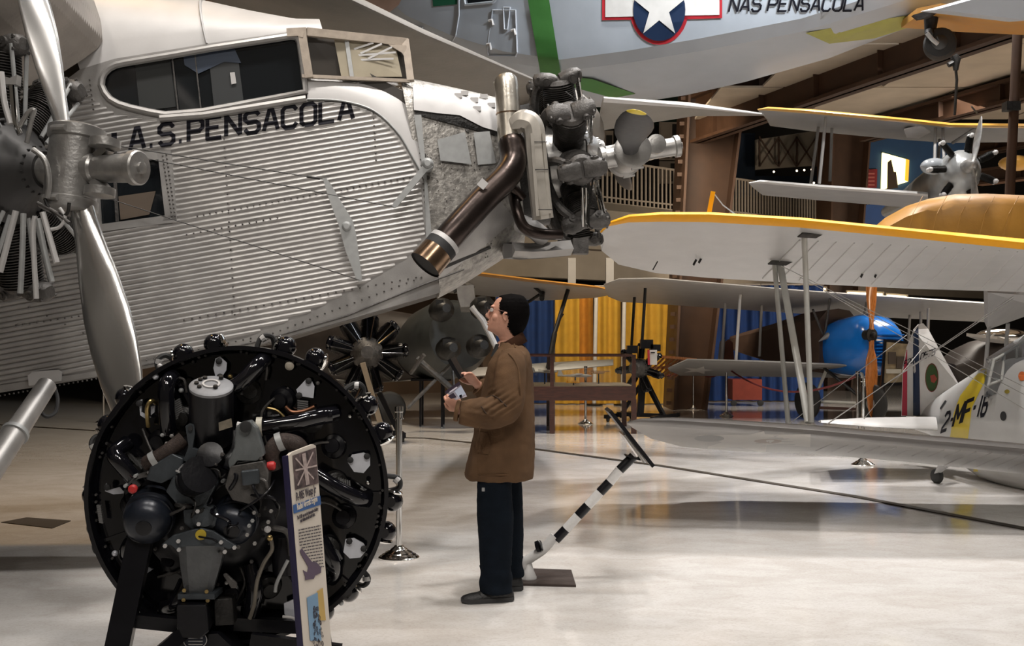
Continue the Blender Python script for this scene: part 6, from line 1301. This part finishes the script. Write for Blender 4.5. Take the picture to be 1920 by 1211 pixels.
put('printed_aircraft', MB().slab([T(u, v_, .002) for u, v_ in ((.10, .50), (.18, .49), (.50, .565), (.66, .57), (.82, .60), (.80, .625), (.58, .635), (.52, .65), (.20, .652), (.22, .635), (.16, .60), (.30, .615), (.36, .59), (.14, .52))], sn*.001), pl_m, sg, None)
put('blue_gradient_block', MB().slab([T(u, v_, .002) for u, v_ in ((.22, .742), (.62, .72), (.62, .96), (.22, .96))], sn*.001), M('panel_light_blue', (.17, .30, .45), .5), sg, None)
put('yellow_block', MB().slab([T(u, v_, .002) for u, v_ in ((.60, .715), (.82, .70), (.84, .86), (.60, .86))], sn*.001), M('panel_ochre', (.50, .33, .09), .5), sg, None)
rr = random.Random(4)
for i in range(46):
    v_ = .79+rr.random()*.20; u = .5+(rr.random()-.5)*(.15+1.6*(v_-.79)); r_ = .003+rr.random()*.004; c = T(u, v_, .004); xd = (trc-tlc).normalized(); yd = sn.cross(xd)
    put('exploded_part', MB().tube([c+xd*math.cos(t)*r_*.7+yd*math.sin(t)*r_*1.5 for t in [2*PI*k/8 for k in range(9)]], .0008, 4, cap=False), ink, sg, None)
# ================================================================== stanchions, stands, mats
def make_stanchion(lab, loc):
    r = thing('stanchion', lab, 'stanchion', loc, 'chrome barrier posts'); b = V(loc)
    put('base', MB().lathe(b, (0, 0, 1), [(0, .135), (.008, .137), (.014, .13), (.018, .118), (.024, .116), (.034, .095), (.040, .092), (.055, .06), (.062, .056), (.075, .036), (.085, .03)], 40), chrome, r)
    put('pole', MB().cyl(b+V((0, 0, .08)), b+V((0, 0, .985)), .0215, 20), chrome, r)
    put('collar', MB().lathe(b+V((0, 0, .93)), (0, 0, 1), [(0, .022), (.0, .036), (.008, .036), (.01, .026), (.045, .026), (.05, .030), (.085, .030), (.088, .02)], 24), chrome, r)
    return r
s0 = make_stanchion('chrome barrier post standing between the display engine and the visitor', G(748, 1046))
for x, y, lab in ((194, 792, 'chrome barrier post at the far left behind the polished propeller'), (1098, 797, 'chrome barrier post standing under the glass display case'), (1300, 768, 'small distant barrier post holding the red rope, left of the pair'), (1362, 780, 'distant barrier post right of the black engine, joined by red ropes'), (1618, 872, 'barrier post behind the lower biplane wing, its round base visible below'), (1608, 826, 'barrier post between the blue nosed biplane wheels'), (716, 800, 'barrier post behind the black engine at the left')):
    if x == 716: continue
    c = copy_tree(s0); c.location = G(x, y-2 if x == 1098 else y); c['label'] = lab; WL[c.name] = c.location.copy()
rope_m = M('red_velvet_rope', (.13, .012, .015), .8, 0, .2, 40)
def rope(x0, y0, x1, y1, lab, s_=.22):
    a, b = G(x0, y0)+V((0, 0, .95)), G(x1, y1)+V((0, 0, .95)); o = put('rope', MB().tube([a.lerp(b, i/12)-V((0, 0, s_*4*(i/12)*(1-i/12))) for i in range(13)], .016, 8), rope_m, None); tag(o, lab, 'rope', 'red barrier ropes')
rope(1362, 780, 1300, 768, 'short red rope between the two distant barrier posts'); rope(1362, 780, 1608, 826, 'long sagging red rope in front of the blue nosed biplane', .35); rope(1300, 768, 1180, 775, 'red rope running left to the black display engine')
def base_of(o): return o
mt_ = M('dark_mat', (.035, .028, .022), .75, 0, .2, 20, .3, 120)
mp_ = [(2, 980), (50, 971), (133, 977), (98, 991)]
tag(put('floor_mat', MB().slab([G(x, y) for x, y in mp_], (0, 0, .006)), mt_, None, None), 'flat dark mat lying on the floor at the left edge', 'mat')
# striped kneed bar with tilted panel on a steel plate
ts = thing('striped_sign_stand', 'black and white striped slanted stand holding an edge-on panel, beside the visitor', 'sign stand', G(1005, 1085))
pl = [G(x, y) for x, y in ((972, 1098), (984, 1069), (1071, 1072), (1080, 1101))]
put('base_plate', MB().slab(pl, (0, 0, .014)), M('brown_steel_plate', (.055, .04, .035), .5, .4, .25, 10, .2, 60), ts, None)
sd2 = 6.78
wp = M('chipped_white_paint', (.62, .61, .60), .45, 0, .12, 14, .2, 60)
put('foot_cone', MB().lathe(V((P(990, 1078, sd2).x, sd2, .014)), (0, 0, 1), [(0, .052), (.01, .053), (.05, .036), (.085, .026), (.1, .02)], 24), wp, ts)
low = spline([P(985, 1068, sd2), P(984, 1055, sd2), P(996, 1045, sd2), P(1018, 1030, sd2), P(1040, 1005, sd2)], 5)
put('lower_bar', MB().tube(low, .030, 16), wp, ts)
bands = [((1188, 855), (1162, 881), blk), ((1162, 881), (1143, 904), wp), ((1143, 904), (1125, 923), blk), ((1125, 923), (1102, 948), wp), ((1102, 948), (1084, 967), blk), ((1084, 967), (1061, 992), wp), ((1061, 992), (1042, 1012), blk)]
for a, b, mt in bands: put('black_band' if mt == blk else 'white_band', MB().cyl(P(*a, sd2), P(*b, sd2), .0285 if mt == wp else .0290, 18), mt, ts)
put('flange', MB().bar(P(1172, 853, sd2), P(1204, 862, sd2), .10, .008, up=(0, 0, 1)), blk, ts, None)
put('panel', MB().bar(P(1140, 768, sd2), P(1219, 869, sd2), .34, .022, up=(.75, 0, .6)), blk, ts, None); put('panel_lip', MB().bar(P(1166, 812, sd2-.02), P(1202, 862, sd2-.02), .30, .012, up=(.75, 0, .6)), chrome, ts, None)
put('knob', MB().lathe(P(1010, 1024, sd2-.03), V((.9, -.2, .3)), [(-.02, .018), (-.015, .034), (.005, .036), (.01, .02), (.014, .034), (.02, .03)], 18, sx=.8), blk, ts)
# glass display case with model aircraft
ca = thing('display_case', 'dark red wooden display case with glass sides behind the visitor', 'display case', (P(1095, 810, 18).x, 18, 0))
W_ = wood; xa, xb, ya, yb_ = P(1034, 700, 17.6).x, P(1186, 700, 18.1).x, 17.6, 19.2; xl = 0
def cbox(n_, x0, x1, y0, y1, z0, z1, mt=W_, par=ca): return put(n_, MB().box(((x0+x1)/2, (y0+y1)/2, (z0+z1)/2), (x1-x0, y1-y0, z1-z0)), mt, par, None)
lx = .02
cbox('case_body', lx, xb, ya, yb_, .52, .74); cbox('case_floor', lx+.04, xb-.04, ya+.04, yb_-.04, .74, .75, M('case_cream_lining', (.30, .22, .14), .8))
for x in (lx, xa-.03, xb-.07):
    for y in (ya, yb_-.07): cbox('case_leg', x, x+.08, y, y+.08, 0, .54 if x != 99 else 1)
for x in (lx, xa-.03, xb-.07):
    for y in (ya, yb_-.07): cbox('case_post', x+.01, x+.07, y+.01, y+.07, .74, 1.22)
for y in (ya, yb_-.06): cbox('case_top_rail', lx, xb, y, y+.06, 1.21, 1.24)
for x in (lx, xb-.06): cbox('case_top_rail', x, x+.06, ya, yb_, 1.21, 1.24)
gls = M('clear_case_glass', (.9, .92, .9), .02, 0, 0, trans=1.0)
cbox('glass_top', lx+.05, xb-.05, ya+.05, yb_-.05, 1.22, 1.226, gls); cbox('glass_front', lx+.05, xb-.05, ya+.02, ya+.026, .75, 1.2, gls)
def model(x, y, z, s_, mt, lab, yaw_=0):
    r = thing('model_aircraft', lab, 'model aircraft', (x, y, .75), 'model aircraft in the display case'); c = V((x, y, z)); R = Matrix.Rotation(yaw_, 3, 'Z')
    put('fuselage', MB().tube([c+R @ V((t*s_, 0, 0)) for t in (-1, -.6, 0, .6, .9)], [.01*s_*5, .05*s_, .08*s_, .09*s_, .04*s_], 12), mt, r); put('wing', MB().slab([c+R @ V((a*s_, b*s_, .02)) for a, b in ((.1, -1.1), (.4, -.2), (.4, .2), (.1, 1.1), (-.1, 1.1), (0, 0), (-.1, -1.1))], (0, 0, .012)), mt, r, None)
    put('tail_fin', MB().slab([c+R @ V((a*s_, 0, b*s_)) for a, b in ((-1, 0), (-.95, .3), (-.8, .3), (-.65, 0))], (0, .01, 0)), mt, r, None); put('stand_pin', MB().cyl((x, y, .75), (x, y, z), .012, 8), blk, r)
model(P(1022, 0, 18.2).x, 18.4, .95, .24, silver_f, 'grey model aircraft at the left of the display case', .3); model(P(1080, 0, 18.4).x, 18.6, .88, .30, white_p, 'white model aircraft in the middle of the display case', -.2); model(P(1125, 0, 18.2).x, 18.5, .93, .2, M('amber_model_paint', (.45, .22, .05), .4), 'amber model aircraft beside the black engine in the display case', .9); model(P(1075, 0, 18).x, 17.95, .79, .12, yel, 'tiny yellow model aircraft low at the case front', .1)
# black radial engines on stands
def engine_stand(lab, c, R_, ax_, base_w, nm='engine_on_stand', n=9, tagc=None, rr_=.9):
    r = thing(nm, lab, 'engine', (c.x, c.y, 0), 'black engines on stands in the background'); ax_ = V(ax_).normalized()
    m_ = cyl_meshes(eng_dk if tagc is None else blk, blk_gl, R_, R_*.38, rr_, None); radial(r, c, ax_, n, m_, eng_gry, R_*.36, R_*.5, .1, s_=rr_, pipes=False); sx = V((-ax_.y, ax_.x, 0)).normalized()
    for s1 in (-1, 1):
        put('stand_leg', MB().bar(c-ax_*.2+V((0, 0, -.2)), V((c.x, c.y, .06))+sx*s1*base_w-ax_*.1, .07, .07), blk, r, None); put('stand_leg', MB().bar(V((c.x, c.y, .9))-ax_*.1, V((c.x, c.y, .06))-ax_*(.5)+sx*s1*base_w*.6, .06, .06), blk, r, None)
        put('stand_rail', MB().bar(V((c.x, c.y, .10))+sx*s1*base_w-ax_*.7, V((c.x, c.y, .10))+sx*s1*base_w+ax_*.5, .07, .07), blk, r, None)
        for t in (-.6, .4):
            q = V((c.x, c.y, .05))+sx*s1*base_w+ax_*t; put('castor', MB().lathe(q-sx*.02, sx, [(0, .03), (.005, .05), (.035, .05), (.04, .03)], 14), rubber, r)
    put('stand_post', MB().bar(c-ax_*.15, V((c.x, c.y, .1)), .12, .12), blk, r, None); put('stand_crossbar', MB().bar(V((c.x, c.y, .12))+sx*base_w, V((c.x, c.y, .12))-sx*base_w, .07, .07), blk, r, None)
    return r
el = engine_stand('black radial engine with spread cylinders under the airliner belly', P(688, 662, 16.2), .60, (.15, -1, .05), .5, tagc=1, rr_=1.35)
put('propeller_stub', MB().bar(P(680, 680, 15.8), P(718, 810, 15.9), .07, .05), M('pale_wood_prop', (.25, .20, .14), .5), el, None)
er = engine_stand('black engine on wheeled stand right of the display case', P(1200, 690, 20.3), .46, (-.5, -.85, 0), .45, n=7, tagc=1, rr_=.75)
for x, y, w_, h_ in ((1212, 645, .22, .16), (1185, 655, .18, .14), (1228, 652, .18, .12)): put('cylinder_head', MB().box(P(x, y, 20.1), (w_, .2, h_)), blk, er, None)
put('information_card', MB().slab(PP([(1215, 656), (1232, 656), (1232, 684), (1215, 684)], 19.6), (0, .02, 0)), white_p, er, None); put('card_red_strip', MB().slab(PP([(1214, 656), (1218, 656), (1219, 684), (1215, 684)], 19.58), (0, .02, 0)), red_p, er, None)
put('printed_text', MB().slab(PP([(1220, 660), (1228, 660), (1228, 662), (1220, 662)], 19.58), (0, .01, 0)), letter_k, er, None)
# skeletal wooden wing frame beyond the black engine
wf = thing('wing_frame', 'bare orange wooden wing skeleton between black engine and grey wing', 'wing frame', P(1260, 690, 22))
for i in range(8): a = P(1238+i*9, 668+i*1, 21.5); put('rib', MB().bar(a, a+V((-.25, .8, -.35)), .025, .03), propwood, wf, None)
put('spar', MB().bar(P(1234, 668, 21.5), P(1306, 674, 21.5), .03, .05), propwood, wf, None); put('spar', MB().bar(P(1216, 690, 22.3), P(1290, 686, 22.3), .03, .05), propwood, wf, None)
# framed picture on an easel
pe = thing('picture_frame', 'tall black framed picture behind the wooden propeller and biplane tail', 'picture', (P(1680, 700, 19.6).x, 19.6, 0))
put('frame', MB().slab(PP([(1658, 636), (1704, 640), (1700, 722), (1652, 724)], 19.6), (0, .05, 0)), blk, pe, None); put('picture_sheet', MB().slab(PP([(1663, 641), (1702, 645), (1698, 716), (1658, 718)], 19.57), (0, .03, 0)), M('sepia_sheet', (.22, .17, .10), .6, 0, .5, 6), pe, None)
for l in ([(1666, 660), (1680, 660), (1680, 682), (1666, 682)], [(1682, 668), (1698, 668), (1697, 690), (1681, 690)], [(1662, 692), (1690, 692), (1690, 700), (1662, 700)]): put('printed_picture', MB().slab(PP(l, 19.54), (0, .03, 0)), M('pic_dark', (.05, .035, .025), .6) if l[0][0] != 1662 else M('pic_pale', (.4, .38, .33), .6), pe, None)
for x in (1658, 1700): q = P(x, 720, 19.65); put('easel_leg', MB().bar(q, V((q.x, 19.75, 0)), .035, .035), blk, pe, None)
# red tool cart far back
rc = thing('red_cart', 'small red cart on the floor behind the ropes', 'cart', G(1396, 760)); q = G(1396, 760)
put('cart_body', MB().box((q.x, q.y, .37), (.66, .6, .46)), M('dull_red_cart', (.20, .030, .015), .5), rc, None)
for x in (-.3, .3): put('wheel', MB().lathe((q.x+x, q.y-.3, .07), (0, 1, 0), [(0, .05), (.005, .07), (.05, .07)], 12), rubber, rc)
# blue cloth-covered table corner, low, behind the case

st = thing('side_table', 'thin-legged dark side table standing on the floor left of the visitor', 'table', (P(812, 795, 19).x, 19, 0))
z_ = 1.45-(712-640)/F*19; x0, x1 = P(770, 712, 19).x, P(846, 712, 19).x
put('table_top', MB().box(((x0+x1)/2, 19.3, z_), (x1-x0, .6, .035)), blk, st, None)
for x in (x0+.16, x1-.16):
    for y in (19.06, 19.54): put('leg', MB().bar((x, y, z_), (x, y, 0), .035, .035), blk, st, None)
